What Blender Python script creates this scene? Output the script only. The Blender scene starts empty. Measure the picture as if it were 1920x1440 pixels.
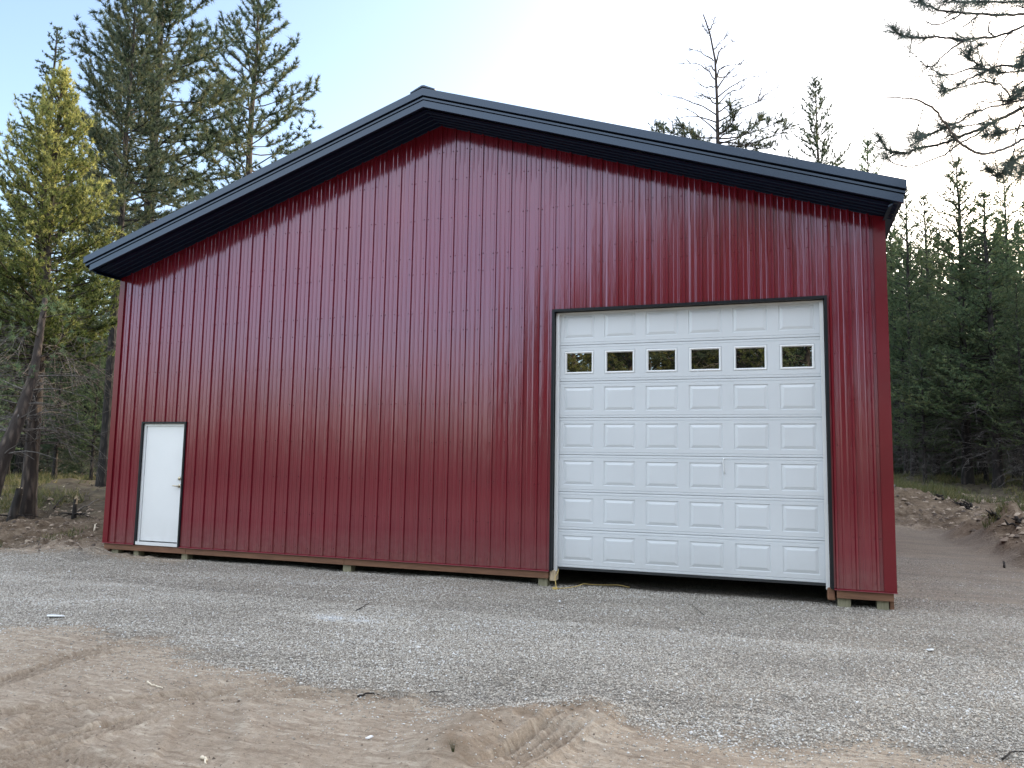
import bpy, math, random
import numpy as np
from mathutils import Matrix, Vector

SC = bpy.context.scene
COL = SC.collection
rad = math.radians
RNG = np.random.default_rng(11)

# ------------------------------------------------------------------ camera
FPX = 1452.8
YAW, PITCH, ROLL = -0.3371, 0.1026, 0.0171
CAM = np.array([9.2272, -10.4795, 1.4493])
CF = np.array([math.sin(YAW) * math.cos(PITCH), math.cos(YAW) * math.cos(PITCH), math.sin(PITCH)])
_r = np.array([math.cos(YAW), -math.sin(YAW), 0.0]); _u = np.cross(_r, CF)
CR = math.cos(ROLL) * _r + math.sin(ROLL) * _u
CU = -math.sin(ROLL) * _r + math.cos(ROLL) * _u
FH = np.array([math.sin(YAW), math.cos(YAW)]); RH = np.array([math.cos(YAW), -math.sin(YAW)])

def ray(u, v): return CF + CR * (u - 960) / FPX - CU * (v - 720) / FPX
def at_depth(u, v, d): return CAM + d * ray(u, v)
def at_z(u, v, z):
    r = ray(u, v); return CAM + r * (z - CAM[2]) / r[2]
def proj(p):
    w = np.asarray(p, float) - CAM
    return 960 + FPX * (w @ CR) / (w @ CF), 720 - FPX * (w @ CU) / (w @ CF)

cam = bpy.data.cameras.new('camera'); co = bpy.data.objects.new('camera', cam); COL.objects.link(co)
cam.sensor_width = 36.0; cam.lens = 36.0 * FPX / 1920.0
cam.clip_start = 0.05; cam.clip_end = 3000
M = Matrix(((CR[0], CU[0], -CF[0], CAM[0]), (CR[1], CU[1], -CF[1], CAM[1]), (CR[2], CU[2], -CF[2], CAM[2]), (0, 0, 0, 1)))
co.matrix_world = M
SC.camera = co
SC.view_settings.view_transform = 'Standard'; SC.view_settings.look = 'None'; SC.view_settings.exposure = 0
SC.cycles.use_denoising = True
SC.cycles.max_bounces = 6; SC.cycles.diffuse_bounces = 3; SC.cycles.glossy_bounces = 3
SC.cycles.transmission_bounces = 4; SC.cycles.caustics_reflective = False; SC.cycles.caustics_refractive = False

# ------------------------------------------------------------------ light
SUN_HEAD, SUN_EL = rad(32), rad(17)
w = bpy.data.worlds.new('World'); SC.world = w; w.use_nodes = True
nt = w.node_tree; bg = nt.nodes['Background']
sky = nt.nodes.new('ShaderNodeTexSky'); sky.sky_type = 'NISHITA'; sky.sun_disc = False
sky.sun_elevation = SUN_EL; sky.sun_rotation = SUN_HEAD
sky.air_density = 1.0; sky.dust_density = 4.0; sky.ozone_density = 1.0; sky.altitude = 600
nt.links.new(sky.outputs[0], bg.inputs[0]); bg.inputs[1].default_value = 0.50
# added fill light for wall and gravel: invented bright cloud overhead and behind the camera
_tc = nt.nodes.new('ShaderNodeTexCoord'); _sx = nt.nodes.new('ShaderNodeSeparateXYZ'); nt.links.new(_tc.outputs['Generated'], _sx.inputs[0])
def _mr(sock, a, b):
    m = nt.nodes.new('ShaderNodeMapRange'); m.interpolation_type = 'SMOOTHSTEP'; m.inputs[1].default_value = a; m.inputs[2].default_value = b
    nt.links.new(sock, m.inputs[0]); return m.outputs[0]
def _mul(a, b):
    m = nt.nodes.new('ShaderNodeMath'); m.operation = 'MULTIPLY'
    for q, v in zip(m.inputs, (a, b)):
        if isinstance(v, float): q.default_value = v
        else: nt.links.new(v, q)
    return m.outputs[0]
_cn = nt.nodes.new('ShaderNodeTexNoise'); _cn.inputs['Scale'].default_value = 2.2; _cn.inputs['Detail'].default_value = 5
nt.links.new(_tc.outputs['Generated'], _cn.inputs['Vector'])
_dt = nt.nodes.new('ShaderNodeVectorMath'); _dt.operation = 'DOT_PRODUCT'; _dt.inputs[1].default_value = (0.0, -0.5, 0.866)
nt.links.new(_tc.outputs['Generated'], _dt.inputs[0])
_cf = _mul(_mul(_mr(_dt.outputs['Value'], 0.22, 0.62), _mr(_sx.outputs[2], 0.06, 0.34)), _mr(_cn.outputs[0], 0.15, 0.60))
bg_fill = nt.nodes.new('ShaderNodeBackground'); bg_fill.inputs[0].default_value = (0.82, 0.89, 1.0, 1); bg_fill.inputs[1].default_value = 2.7
_mx = nt.nodes.new('ShaderNodeMixShader'); nt.links.new(_cf, _mx.inputs[0]); nt.links.new(bg.outputs[0], _mx.inputs[1]); nt.links.new(bg_fill.outputs[0], _mx.inputs[2])
nt.links.new(_mx.outputs[0], nt.nodes['World Output'].inputs[0])
sl = bpy.data.lights.new('sun', 'SUN'); so = bpy.data.objects.new('sun', sl); COL.objects.link(so)
sl.energy = 5.0; sl.angle = rad(0.5); sl.color = (1.0, 0.80, 0.55)
sd = Vector((math.sin(SUN_HEAD) * math.cos(SUN_EL), math.cos(SUN_HEAD) * math.cos(SUN_EL), math.sin(SUN_EL)))
so.rotation_euler = sd.to_track_quat('Z', 'Y').to_euler(); so.location = (20, 30, 30)

# ------------------------------------------------------------------ helpers
def tag(o, label=None, cat=None, group=None, kind=None):
    if label: o['label'] = label
    if cat: o['category'] = cat
    if group: o['group'] = group
    if kind: o['kind'] = kind
    return o

def link(o, parent=None):
    COL.objects.link(o)
    if parent is not None: o.parent = parent
    return o

def empty(name, loc=(0, 0, 0), parent=None):
    o = bpy.data.objects.new(name, None); o.location = loc; o.empty_display_size = 0.2
    return link(o, parent)

class MB:
    def __init__(s): s.v = []; s.f = []
    def quad(s, a, b, c, d):
        n = len(s.v); s.v += [a, b, c, d]; s.f.append((n, n + 1, n + 2, n + 3))
    def poly(s, pts):
        n = len(s.v); s.v += list(pts); s.f.append(tuple(range(n, n + len(pts))))
    def box(s, x0, x1, y0, y1, z0, z1):
        n = len(s.v)
        s.v += [(x0, y0, z0), (x1, y0, z0), (x1, y1, z0), (x0, y1, z0), (x0, y0, z1), (x1, y0, z1), (x1, y1, z1), (x0, y1, z1)]
        s.f += [tuple(n + i for i in q) for q in ((0, 3, 2, 1), (4, 5, 6, 7), (0, 1, 5, 4), (1, 2, 6, 5), (2, 3, 7, 6), (3, 0, 4, 7))]
    def prism(s, pts, vec):
        n = len(s.v); k = len(pts)
        s.v += [tuple(p) for p in pts] + [tuple(np.add(p, vec)) for p in pts]
        s.f.append(tuple(n + i for i in range(k))[::-1]); s.f.append(tuple(n + k + i for i in range(k)))
        for i in range(k):
            j = (i + 1) % k; s.f.append((n + i, n + j, n + k + j, n + k + i))
    def tube(s, pts, rr, sides=8, caps=True):
        v, f = tube(np.array(pts, float), np.array(rr, float), sides)
        n = len(s.v); s.v += [tuple(q) for q in v]; s.f += [tuple(int(i) + n for i in q) for q in f]
        if caps:
            s.f.append(tuple(n + i for i in range(sides))[::-1]); m = n + len(v) - sides
            s.f.append(tuple(m + i for i in range(sides)))
    def build(s, name, mat, parent=None, loc=None, smooth=False, bevel=0):
        me = bpy.data.meshes.new(name); me.from_pydata([tuple(map(float, q)) for q in s.v], [], s.f); me.update()
        o = bpy.data.objects.new(name, me); me.materials.append(mat)
        if smooth: me.polygons.foreach_set('use_smooth', [True] * len(me.polygons))
        if loc is not None: o.location = loc
        if bevel:
            b = o.modifiers.new('bevel', 'BEVEL'); b.width = bevel; b.segments = 2; b.limit_method = 'ANGLE'
        return link(o, parent)

def tube(p, r, k):
    n = len(p)
    t = np.gradient(p, axis=0); t /= np.linalg.norm(t, axis=1)[:, None] + 1e-9
    ref = np.array([0.31, 0.17, 0.93]) if abs(t[0] @ np.array([0.31, 0.17, 0.93])) < 0.9 else np.array([1.0, 0.1, 0.0])
    a = np.cross(t, ref); a /= np.linalg.norm(a, axis=1)[:, None] + 1e-9
    b = np.cross(t, a)
    th = np.arange(k) * 2 * np.pi / k
    v = p[:, None, :] + r[:, None, None] * (np.cos(th)[None, :, None] * a[:, None, :] + np.sin(th)[None, :, None] * b[:, None, :])
    i = np.arange(n - 1)[:, None] * k; j = np.arange(k)[None, :]; j2 = (j + 1) % k
    f = np.stack([i + j, i + j2, i + k + j2, i + k + j], -1).reshape(-1, 4)
    return v.reshape(-1, 3), f

def np_mesh(name, v, f, mat, smooth=False, attrs=None):
    """v (n,3), f (m,k) with constant k"""
    me = bpy.data.meshes.new(name); n, (m, k) = len(v), f.shape
    me.vertices.add(n); me.vertices.foreach_set('co', np.ascontiguousarray(v, dtype=np.float32).ravel())
    me.loops.add(m * k); me.loops.foreach_set('vertex_index', np.ascontiguousarray(f, dtype=np.int32).ravel())
    me.polygons.add(m); me.polygons.foreach_set('loop_start', np.arange(m, dtype=np.int32) * k)
    me.polygons.foreach_set('loop_total', np.full(m, k, dtype=np.int32))
    if smooth: me.polygons.foreach_set('use_smooth', np.ones(m, dtype=bool))
    me.update(calc_edges=True)
    for an, arr in (attrs or {}).items():
        at = me.attributes.new(an, 'FLOAT', 'POINT'); at.data.foreach_set('value', np.ascontiguousarray(arr, dtype=np.float32))
    me.materials.append(mat)
    return me

class Bark:
    """collects tapered tubes; tubes with the same point and side count are meshed together"""
    def __init__(s): s.g = {}
    def add(s, p, r, k): s.g.setdefault((len(p), k), []).append((p, r))
    def mesh(s, name, mat):
        VS, FS, off = [], [], 0
        for (n, k), lst in s.g.items():
            p = np.array([a for a, _ in lst], float); r = np.array([b for _, b in lst], float); B = len(lst)
            t = np.gradient(p, axis=1) if n > 2 else np.repeat(p[:, 1:] - p[:, :1], 2, 1)
            t /= np.linalg.norm(t, axis=2, keepdims=True) + 1e-9
            ref = np.where(np.abs(t[:, :1] @ np.array([.31, .17, .93]))[..., None] < 0.9, np.array([.31, .17, .93]), np.array([1.0, .1, 0]))
            a = np.cross(t, np.broadcast_to(ref, t.shape)); a /= np.linalg.norm(a, axis=2, keepdims=True) + 1e-9
            b = np.cross(t, a); th = np.arange(k) * 2 * np.pi / k
            v = p[:, :, None] + r[:, :, None, None] * (np.cos(th)[:, None] * a[:, :, None] + np.sin(th)[:, None] * b[:, :, None])
            i = np.arange(n - 1)[:, None] * k; j = np.arange(k)[None, :]; j2 = (j + 1) % k
            f = np.stack([i + j, i + j2, i + k + j2, i + k + j], -1).reshape(1, -1, 4) + np.arange(B)[:, None, None] * n * k + off
            VS.append(v.reshape(-1, 3)); FS.append(f.reshape(-1, 4)); off += B * n * k
        return np_mesh(name, np.concatenate(VS), np.concatenate(FS), mat, True)

# ------------------------------------------------------------------ noise
_TAB = {}
def vtab(s):
    if s not in _TAB: _TAB[s] = np.random.default_rng(1000 + s).random((256, 256)).astype(np.float32) - 0.5
    return _TAB[s]
def vnoise(x, y, s=0):
    x = np.asarray(x, float); y = np.asarray(y, float)
    fx0, fy0 = np.floor(x), np.floor(y); fx = (x - fx0).astype(np.float32); fy = (y - fy0).astype(np.float32)
    ix = fx0.astype(np.int32) & 255; iy = fy0.astype(np.int32) & 255; ix1 = (ix + 1) & 255; iy1 = (iy + 1) & 255
    fx = fx * fx * (3 - 2 * fx); fy = fy * fy * (3 - 2 * fy); T = vtab(s)
    a = T[iy, ix]; b = T[iy, ix1]; c = T[iy1, ix]; d = T[iy1, ix1]
    return (a + (b - a) * fx) * (1 - fy) + (c + (d - c) * fx) * fy
def fbm(x, y, s=0, o=4, g=0.5):
    t = 0; a = 1.0
    for k in range(o):
        t = t + a * vnoise(x, y, s + k * 7); x = x * 2.03 + 3.1; y = y * 2.03 + 1.7; a *= g
    return t
def S(a, b, x):
    t = np.clip((x - a) / (b - a), 0, 1); return t * t * (3 - 2 * t)

# ------------------------------------------------------------------ materials
def new_mat(name):
    m = bpy.data.materials.new(name); m.use_nodes = True
    nt = m.node_tree; return m, nt, nt.nodes['Principled BSDF']
def N(nt, t, **kw):
    n = nt.nodes.new(t)
    for k, v in kw.items():
        if isinstance(k, str) and k.startswith('i_'): n.inputs[k[2:].replace('_', ' ')].default_value = v
        else: setattr(n, k, v)
    return n
def ramp(nt, fac, stops):
    r = nt.nodes.new('ShaderNodeValToRGB'); e = r.color_ramp.elements
    while len(e) < len(stops): e.new(0.5)
    for q, (p, c) in zip(e, stops): q.position = p; q.color = (*c, 1) if len(c) == 3 else c
    nt.links.new(fac, r.inputs[0]); return r.outputs[0]
def mixc(nt, fac, a, b, mode='MIX'):
    m = nt.nodes.new('ShaderNodeMix'); m.data_type = 'RGBA'; m.blend_type = mode
    for sock, val in ((m.inputs[0], fac), (m.inputs[6], a), (m.inputs[7], b)):
        if hasattr(val, 'links') or isinstance(val, bpy.types.NodeSocket): nt.links.new(val, sock)
        elif isinstance(val, (int, float)): sock.default_value = val
        else: sock.default_value = (*val, 1)
    return m.outputs[2]
def mathn(nt, op, a, b=None, c=None):
    m = nt.nodes.new('ShaderNodeMath'); m.operation = op
    for i, val in enumerate((a, b, c)):
        if val is None: continue
        if isinstance(val, bpy.types.NodeSocket): nt.links.new(val, m.inputs[i])
        else: m.inputs[i].default_value = val
    return m.outputs[0]
def coords(nt, scale=(1, 1, 1)):
    t = nt.nodes.new('ShaderNodeTexCoord'); m = nt.nodes.new('ShaderNodeMapping'); m.inputs['Scale'].default_value = scale
    nt.links.new(t.outputs['Object'], m.inputs[0]); return m.outputs[0]
def noise(nt, vec, scale, detail=4, rough=0.5):
    n = nt.nodes.new('ShaderNodeTexNoise'); n.inputs['Scale'].default_value = scale; n.inputs['Detail'].default_value = detail
    n.inputs['Roughness'].default_value = rough; nt.links.new(vec, n.inputs['Vector']); return n.outputs[0]
def bump(nt, h, strength, dist, bsdf=None, normal=None):
    b = nt.nodes.new('ShaderNodeBump'); b.inputs['Strength'].default_value = strength; b.inputs['Distance'].default_value = dist
    nt.links.new(h, b.inputs['Height'])
    if normal is not None: nt.links.new(normal, b.inputs['Normal'])
    if bsdf is not None: nt.links.new(b.outputs[0], bsdf.inputs['Normal'])
    return b.outputs[0]

def mat_paint(name, col, rough=0.3, gloss=0.0, grough=0.15, wave=0.0, var=0.08, dirt=0.0, dirtz=0.5, spec=0.5, tint=(1, 1, 1)):
    """painted sheet metal: diffuse paint under a clear glossy film, slight oil-canning and soiling"""
    m, nt, b = new_mat(name)
    c = coords(nt)
    n1 = noise(nt, c, 1.3, 5)
    dark = tuple(x * (1 - var) for x in col); lite = tuple(min(1, x * (1 + var)) for x in col)
    colr = ramp(nt, n1, [(0.3, dark), (0.7, lite)])
    if dirt:
        sx = nt.nodes.new('ShaderNodeSeparateXYZ'); nt.links.new(c, sx.inputs[0])
        g = mathn(nt, 'SUBTRACT', 1.0, mathn(nt, 'DIVIDE', sx.outputs[2], dirtz))
        g = mathn(nt, 'MAXIMUM', g, 0.0)
        g = mathn(nt, 'MULTIPLY', mathn(nt, 'MULTIPLY', g, noise(nt, c, 9, 6, 0.65)), dirt)
        colr = mixc(nt, g, colr, (0.30, 0.25, 0.2))
    nt.links.new(colr, b.inputs['Base Color'])
    b.inputs['Roughness'].default_value = rough; b.inputs['Specular IOR Level'].default_value = spec
    out = nt.nodes['Material Output']
    if gloss:
        gl = nt.nodes.new('ShaderNodeBsdfGlossy'); gl.inputs['Roughness'].default_value = grough; gl.inputs['Color'].default_value = (*tint, 1)
        mx = nt.nodes.new('ShaderNodeMixShader'); mx.inputs[0].default_value = gloss
        nt.links.new(b.outputs[0], mx.inputs[1]); nt.links.new(gl.outputs[0], mx.inputs[2]); nt.links.new(mx.outputs[0], out.inputs[0])
    if wave:
        c2 = coords(nt, (1, 1, 0.22))
        n2 = noise(nt, c2, 6.0, 3, 0.55)
        nb = bump(nt, n2, wave, 0.01, b)
        if gloss: nt.links.new(nb, gl.inputs['Normal'])
    return m

M_RED = mat_paint('red_steel', (0.145, 0.006, 0.014), 0.5, 0.092, 0.14, wave=0.30, dirt=0.35, dirtz=0.45, spec=0.05, tint=(0.98, 0.84, 1.0))
M_REDTRIM = mat_paint('red_trim', (0.135, 0.0045, 0.012), 0.5, 0.035, 0.18, spec=0.1)
M_BLACK = mat_paint('black_trim', (0.010, 0.019, 0.042), 0.45, 0.05, 0.2, wave=0.08, spec=0.2, tint=(0.7, 0.86, 1.0))
M_REVEAL_SHADE = mat_paint('trim_reveal_shade', (0.003, 0.004, 0.006), 0.7, 0.0, spec=0.05)  # recess shadow painted as a near-black base colour
M_JAMB = mat_paint('opening_trim', (0.008, 0.010, 0.013), 0.45, 0.015, 0.2, spec=0.15)
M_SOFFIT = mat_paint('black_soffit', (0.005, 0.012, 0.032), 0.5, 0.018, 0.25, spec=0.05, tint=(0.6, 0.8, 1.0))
M_WHITE = mat_paint('white_door_paint', (0.76, 0.78, 0.79), 0.35, 0.05, 0.25, var=0.03, dirt=0.25, dirtz=0.5)
M_GDOOR = mat_paint('garage_door_paint', (0.60, 0.635, 0.665), 0.45, 0.03, 0.3, var=0.03, wave=0.05, dirt=0.3, dirtz=0.5)
M_RUBBER = mat_paint('rubber_seal', (0.02, 0.022, 0.024), 0.6)
M_NICKEL, _nt, _b = new_mat('brass_nickel'); _b.inputs['Base Color'].default_value = (0.50, 0.44, 0.32, 1)
_b.inputs['Metallic'].default_value = 1; _b.inputs['Roughness'].default_value = 0.28

def mat_wood(name, a, b_, axis=(1, 12, 12), scale=3):
    m, nt, b = new_mat(name); c = coords(nt, axis)
    n = noise(nt, c, scale, 6, 0.6); n2 = noise(nt, coords(nt), 14, 3)
    cr = ramp(nt, n, [(0.3, a), (0.65, b_)])
    kn = ramp(nt, n2, [(0.72, (1, 1, 1)), (0.8, (0.45, 0.4, 0.4))])
    nt.links.new(mixc(nt, 1.0, cr, kn, 'MULTIPLY'), b.inputs['Base Color']); b.inputs['Roughness'].default_value = 0.8
    bump(nt, n, 0.4, 0.004, b); return m
M_SKIRT = mat_wood('treated_board', (0.13, 0.062, 0.035), (0.21, 0.105, 0.06))
M_POST = mat_wood('treated_post', (0.17, 0.16, 0.10), (0.27, 0.25, 0.17), (12, 12, 1))
M_RAWWOOD = mat_wood('raw_wood', (0.42, 0.32, 0.2), (0.66, 0.54, 0.38), (10, 10, 1.5), 4)

def mat_glass():
    m, nt, b = new_mat('window_glass')
    b.inputs['Base Color'].default_value = (0.006, 0.007, 0.008, 1); b.inputs['Roughness'].default_value = 0.02
    gl = nt.nodes.new('ShaderNodeBsdfGlossy'); gl.inputs['Roughness'].default_value = 0.004
    gl.inputs['Color'].default_value = (0.95, 0.97, 1, 1)
    bump_n = bump(nt, noise(nt, coords(nt), 2.5, 1), 0.05, 0.01)
    nt.links.new(bump_n, gl.inputs['Normal'])
    mx = nt.nodes.new('ShaderNodeMixShader'); mx.inputs[0].default_value = 0.44
    nt.links.new(b.outputs[0], mx.inputs[1]); nt.links.new(gl.outputs[0], mx.inputs[2])
    nt.links.new(mx.outputs[0], nt.nodes['Material Output'].inputs[0]); return m
M_GLASS = mat_glass()

def mat_bark(name, a, b_, sc=7):
    m, nt, b = new_mat(name); c = coords(nt, (1, 1, 0.25))
    v = nt.nodes.new('ShaderNodeTexVoronoi'); v.inputs['Scale'].default_value = sc * 1.6; nt.links.new(c, v.inputs['Vector'])
    n = noise(nt, c, sc * 2, 6, 0.65)
    h = mathn(nt, 'ADD', mathn(nt, 'MULTIPLY', v.outputs['Distance'], -1.0), n)
    nt.links.new(ramp(nt, h, [(0.0, a), (0.55, b_)]), b.inputs['Base Color']); b.inputs['Roughness'].default_value = 0.9
    bump(nt, h, 0.9, 0.03, b); return m
M_BARK = mat_bark('pine_bark', (0.028, 0.021, 0.018), (0.135, 0.105, 0.085))
M_BARKD = mat_bark('dark_bark', (0.018, 0.016, 0.015), (0.075, 0.063, 0.055))
M_DEAD = mat_bark('dead_twig', (0.10, 0.092, 0.085), (0.24, 0.225, 0.21), 12)

def mat_needle(name, cols, trans=0.35):
    m, nt, b = new_mat(name)
    a = nt.nodes.new('ShaderNodeAttribute'); a.attribute_name = 'tint'
    oi = nt.nodes.new('ShaderNodeObjectInfo')
    n = noise(nt, coords(nt), 0.9, 3)
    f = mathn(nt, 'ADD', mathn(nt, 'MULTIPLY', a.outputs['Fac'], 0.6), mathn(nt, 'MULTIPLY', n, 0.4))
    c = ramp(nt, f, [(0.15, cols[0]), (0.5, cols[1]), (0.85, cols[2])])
    hs = nt.nodes.new('ShaderNodeHueSaturation')
    nt.links.new(mathn(nt, 'ADD', 0.485, mathn(nt, 'MULTIPLY', oi.outputs['Random'], 0.03)), hs.inputs['Hue'])
    nt.links.new(mathn(nt, 'ADD', 0.8, mathn(nt, 'MULTIPLY', oi.outputs['Random'], 0.4)), hs.inputs['Value'])
    nt.links.new(c, hs.inputs['Color'])
    nt.links.new(hs.outputs[0], b.inputs['Base Color']); b.inputs['Roughness'].default_value = 0.55
    t = nt.nodes.new('ShaderNodeBsdfTranslucent'); nt.links.new(hs.outputs[0], t.inputs['Color'])
    mx = nt.nodes.new('ShaderNodeMixShader'); mx.inputs[0].default_value = trans
    nt.links.new(b.outputs[0], mx.inputs[1]); nt.links.new(t.outputs[0], mx.inputs[2])
    nt.links.new(mx.outputs[0], nt.nodes['Material Output'].inputs[0]); return m
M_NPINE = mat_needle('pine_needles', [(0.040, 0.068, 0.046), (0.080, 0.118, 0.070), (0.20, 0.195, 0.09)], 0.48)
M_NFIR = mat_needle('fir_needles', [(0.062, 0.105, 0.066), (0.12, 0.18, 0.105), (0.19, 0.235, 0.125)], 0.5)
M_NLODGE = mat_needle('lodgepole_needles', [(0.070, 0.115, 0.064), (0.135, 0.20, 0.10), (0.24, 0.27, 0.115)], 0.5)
M_NGOLD = mat_needle('golden_needles', [(0.045, 0.07, 0.022), (0.13, 0.16, 0.045), (0.50, 0.47, 0.17)], 0.58)  # palest tone carries the painted sunlight of the upper crown
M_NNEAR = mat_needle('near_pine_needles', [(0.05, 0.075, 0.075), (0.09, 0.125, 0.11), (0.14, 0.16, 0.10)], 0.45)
M_GRASS = mat_needle('grass_blades', [(0.05, 0.065, 0.02), (0.10, 0.11, 0.035), (0.22, 0.18, 0.08)], 0.3)

# ------------------------------------------------------------------ terrain
def segdist(x, y, pts):
    best = np.full(x.shape, 1e9); along = np.zeros(x.shape); side = np.zeros(x.shape); acc = 0
    for (ax, ay), (bx, by) in zip(pts[:-1], pts[1:]):
        dx, dy = bx - ax, by - ay; L = math.hypot(dx, dy)
        t = np.clip(((x - ax) * dx + (y - ay) * dy) / (L * L), 0, 1)
        ex, ey = x - (ax + t * dx), y - (ay + t * dy)
        d = np.hypot(ex, ey); s = (dx * ey - dy * ex) / L
        k = d < best
        best = np.where(k, d, best); along = np.where(k, acc + t * L, along); side = np.where(k, s, side); acc += L
    return best, along, side
def gpts(px, z=-0.27): return [tuple(at_z(u, v, z)[:2]) for u, v in px]
TRACKS = [  # pixel trace, width, ridges, depth, cleats
    (gpts([(-80, 1305), (0, 1283), (120, 1243), (200, 1217), (290, 1198)]), 0.20, 4, 0.016, 0.0),
    (gpts([(-60, 1432), (70, 1400), (200, 1366), (290, 1337), (380, 1322)]), 0.20, 4, 0.018, 0.0),
    (gpts([(-120, 1352), (120, 1328), (300, 1308), (425, 1301), (560, 1294), (700, 1299), (800, 1307), (900, 1318)]), 0.24, 4, 0.014, 0.4),
    (gpts([(515, 1290), (560, 1274), (605, 1260)]), 0.18, 3, 0.014, 0.0),
    (gpts([(10, 1415), (80, 1375), (150, 1315)]), 0.45, 5, 0.016, 0.8),
    (gpts([(340, 1450), (385, 1370), (410, 1290)]), 0.42, 1, 0.007, 0.0),
    (gpts([(-60, 1256), (100, 1238), (250, 1222), (330, 1216)]), 0.2, 3, 0.010, 0.3),
    (gpts([(-120, 1415), (-20, 1425), (70, 1422), (170, 1432), (300, 1465)]), 0.42, 3, 0.010, 0.8),
    (gpts([(900, 1460), (960, 1428), (1030, 1392), (1110, 1350)]), 0.25, 4, 0.028, 0.3),
    (gpts([(200, 1325), (420, 1290), (640, 1268)]), 0.25, 3, 0.010, 0.3),
]
MOUND_D = gpts([(870, 1415), (920, 1380), (1000, 1362), (1080, 1350)])
GRAVEL_EDGE = gpts([(-900, 1110), (-300, 1150), (0, 1174), (180, 1186), (290, 1206), (350, 1226), (500, 1262), (620, 1280), (750, 1290), (830, 1312), (1000, 1332),
                    (1180, 1362), (1300, 1378), (1500, 1392), (1650, 1398), (1800, 1425), (1920, 1436), (2400, 1450)])

def dl(x, y):
    return (x - CAM[0]) * FH[0] + (y - CAM[1]) * FH[1], (x - CAM[0]) * RH[0] + (y - CAM[1]) * RH[1]

def height(x, y, fine=True):
    x = np.asarray(x, float); y = np.asarray(y, float)
    d, l = dl(x, y)
    wr = S(-3, 5, l)
    z = -0.235 + (1 - wr) * 0.85 * S(13.2, 22.5, d) + wr * 1.3 * S(13, 30, d)
    z = z - 0.045 * S(-3.6, -5.4, y)
    z = z + 7.0 * S(38, 95, d)
    # spoil bank at the right, low heap behind it, rough cleared ground left and right
    e = l - (8.6 + 0.20 * (d - 12.9)) + 0.5 * fbm(x * 1.1, y * 1.1, 7, 3)
    b = S(0, 1.5, e) * S(11.6, 13.4, d) * (1 - S(16.8, 19.5, d))
    z = z + 0.66 * b * (1 + 0.5 * fbm(x * 0.9, y * 0.9, 5) + 0.5 * np.abs(fbm(x * 2.2, y * 2.2, 6, 4, 0.6)))
    b2 = np.exp(-((d - 22.5) / 1.3) ** 2 - ((l - 10.6) / 1.5) ** 2)
    z = z + 0.42 * b2 * (1 + 0.6 * fbm(x * 1.1, y * 1.1, 15))
    z = z - 0.10 * np.exp(-((l - 9.6 - 0.25 * (d - 18)) / 0.9) ** 2) * S(16.5, 19, d) * (1 - S(23, 26, d))
    rough = np.maximum(np.maximum(S(17.5, 19.5, d) * S(5.2, 7.5, l), b), S(12.2, 14.5, d) * S(-5, -6.5, l)) * (1 - S(40, 60, d))
    z = z + rough * (0.22 * fbm(x * 0.8, y * 0.8, 21, 5, 0.55) + 0.16 * np.abs(fbm(x * 3, y * 3, 25, 4, 0.6)))
    z = z + 0.035 * fbm(x * 0.5, y * 0.5, 3, 3)
    # gravel hump along the sill
    z = z + 0.05 * np.exp(-((y + 0.05) / 0.35) ** 2) * (fbm(x * 1.1, 0 * x, 33, 3) + 0.15) * S(-2.2, -1.2, x) * (1 - S(6, 6.6, x))
    if fine:
        near = S(-3.5, -4.8, y) * S(14, 9, np.abs(x - 5))
        z = z + near * (0.022 * fbm(x * 1.3, y * 1.9, 41, 4, 0.5) + 0.013 * fbm(x * 9, y * 14, 47, 3, 0.7) + 0.012 * np.abs(fbm(x * 24, y * 30, 48, 2)))
        m, _, _ = segdist(x, y, MOUND_D)
        z = z + 0.13 * np.exp(-(m / 0.33) ** 2) * (1 + 0.8 * fbm(x * 2.5, y * 2.5, 51, 4))
        for pts, wd, nr, dep, cl in TRACKS:
            xs = [p[0] for p in pts]; ys = [p[1] for p in pts]
            k = (x > min(xs) - 1) & (x < max(xs) + 1) & (y > min(ys) - 1) & (y < max(ys) + 1)
            if not k.any(): continue
            dd, al, sd_ = segdist(x[k], y[k], pts)
            q = dd / (wd / 2)
            ins = 1 - S(0.8, 1.0, q)
            c = 0.5 + 0.5 * np.cos(2 * np.pi * nr * sd_ / wd) if nr > 1 else 0 * q
            if cl: c = c * (1 - cl) + cl * (0.5 + 0.5 * np.cos(2 * np.pi * (al + np.abs(sd_) * 0.8) / 0.055))
            wear = 0.55 + 0.9 * vnoise(al * 2.2, sd_ * 3, 61) + 0.45
            Lt = sum(math.hypot(p[0] - q_[0], p[1] - q_[1]) for p, q_ in zip(pts[:-1], pts[1:]))
            dz = S(0, 0.5, al) * S(Lt, Lt - 0.5, al) * 2.0 * dep * (-ins * (1 - 0.9 * c) + 0.5 * np.exp(-((q - 1.15) / 0.15) ** 2)) * np.clip(wear, 0.15, 1.2)
            z[k] = z[k] + dz
    return z

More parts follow.
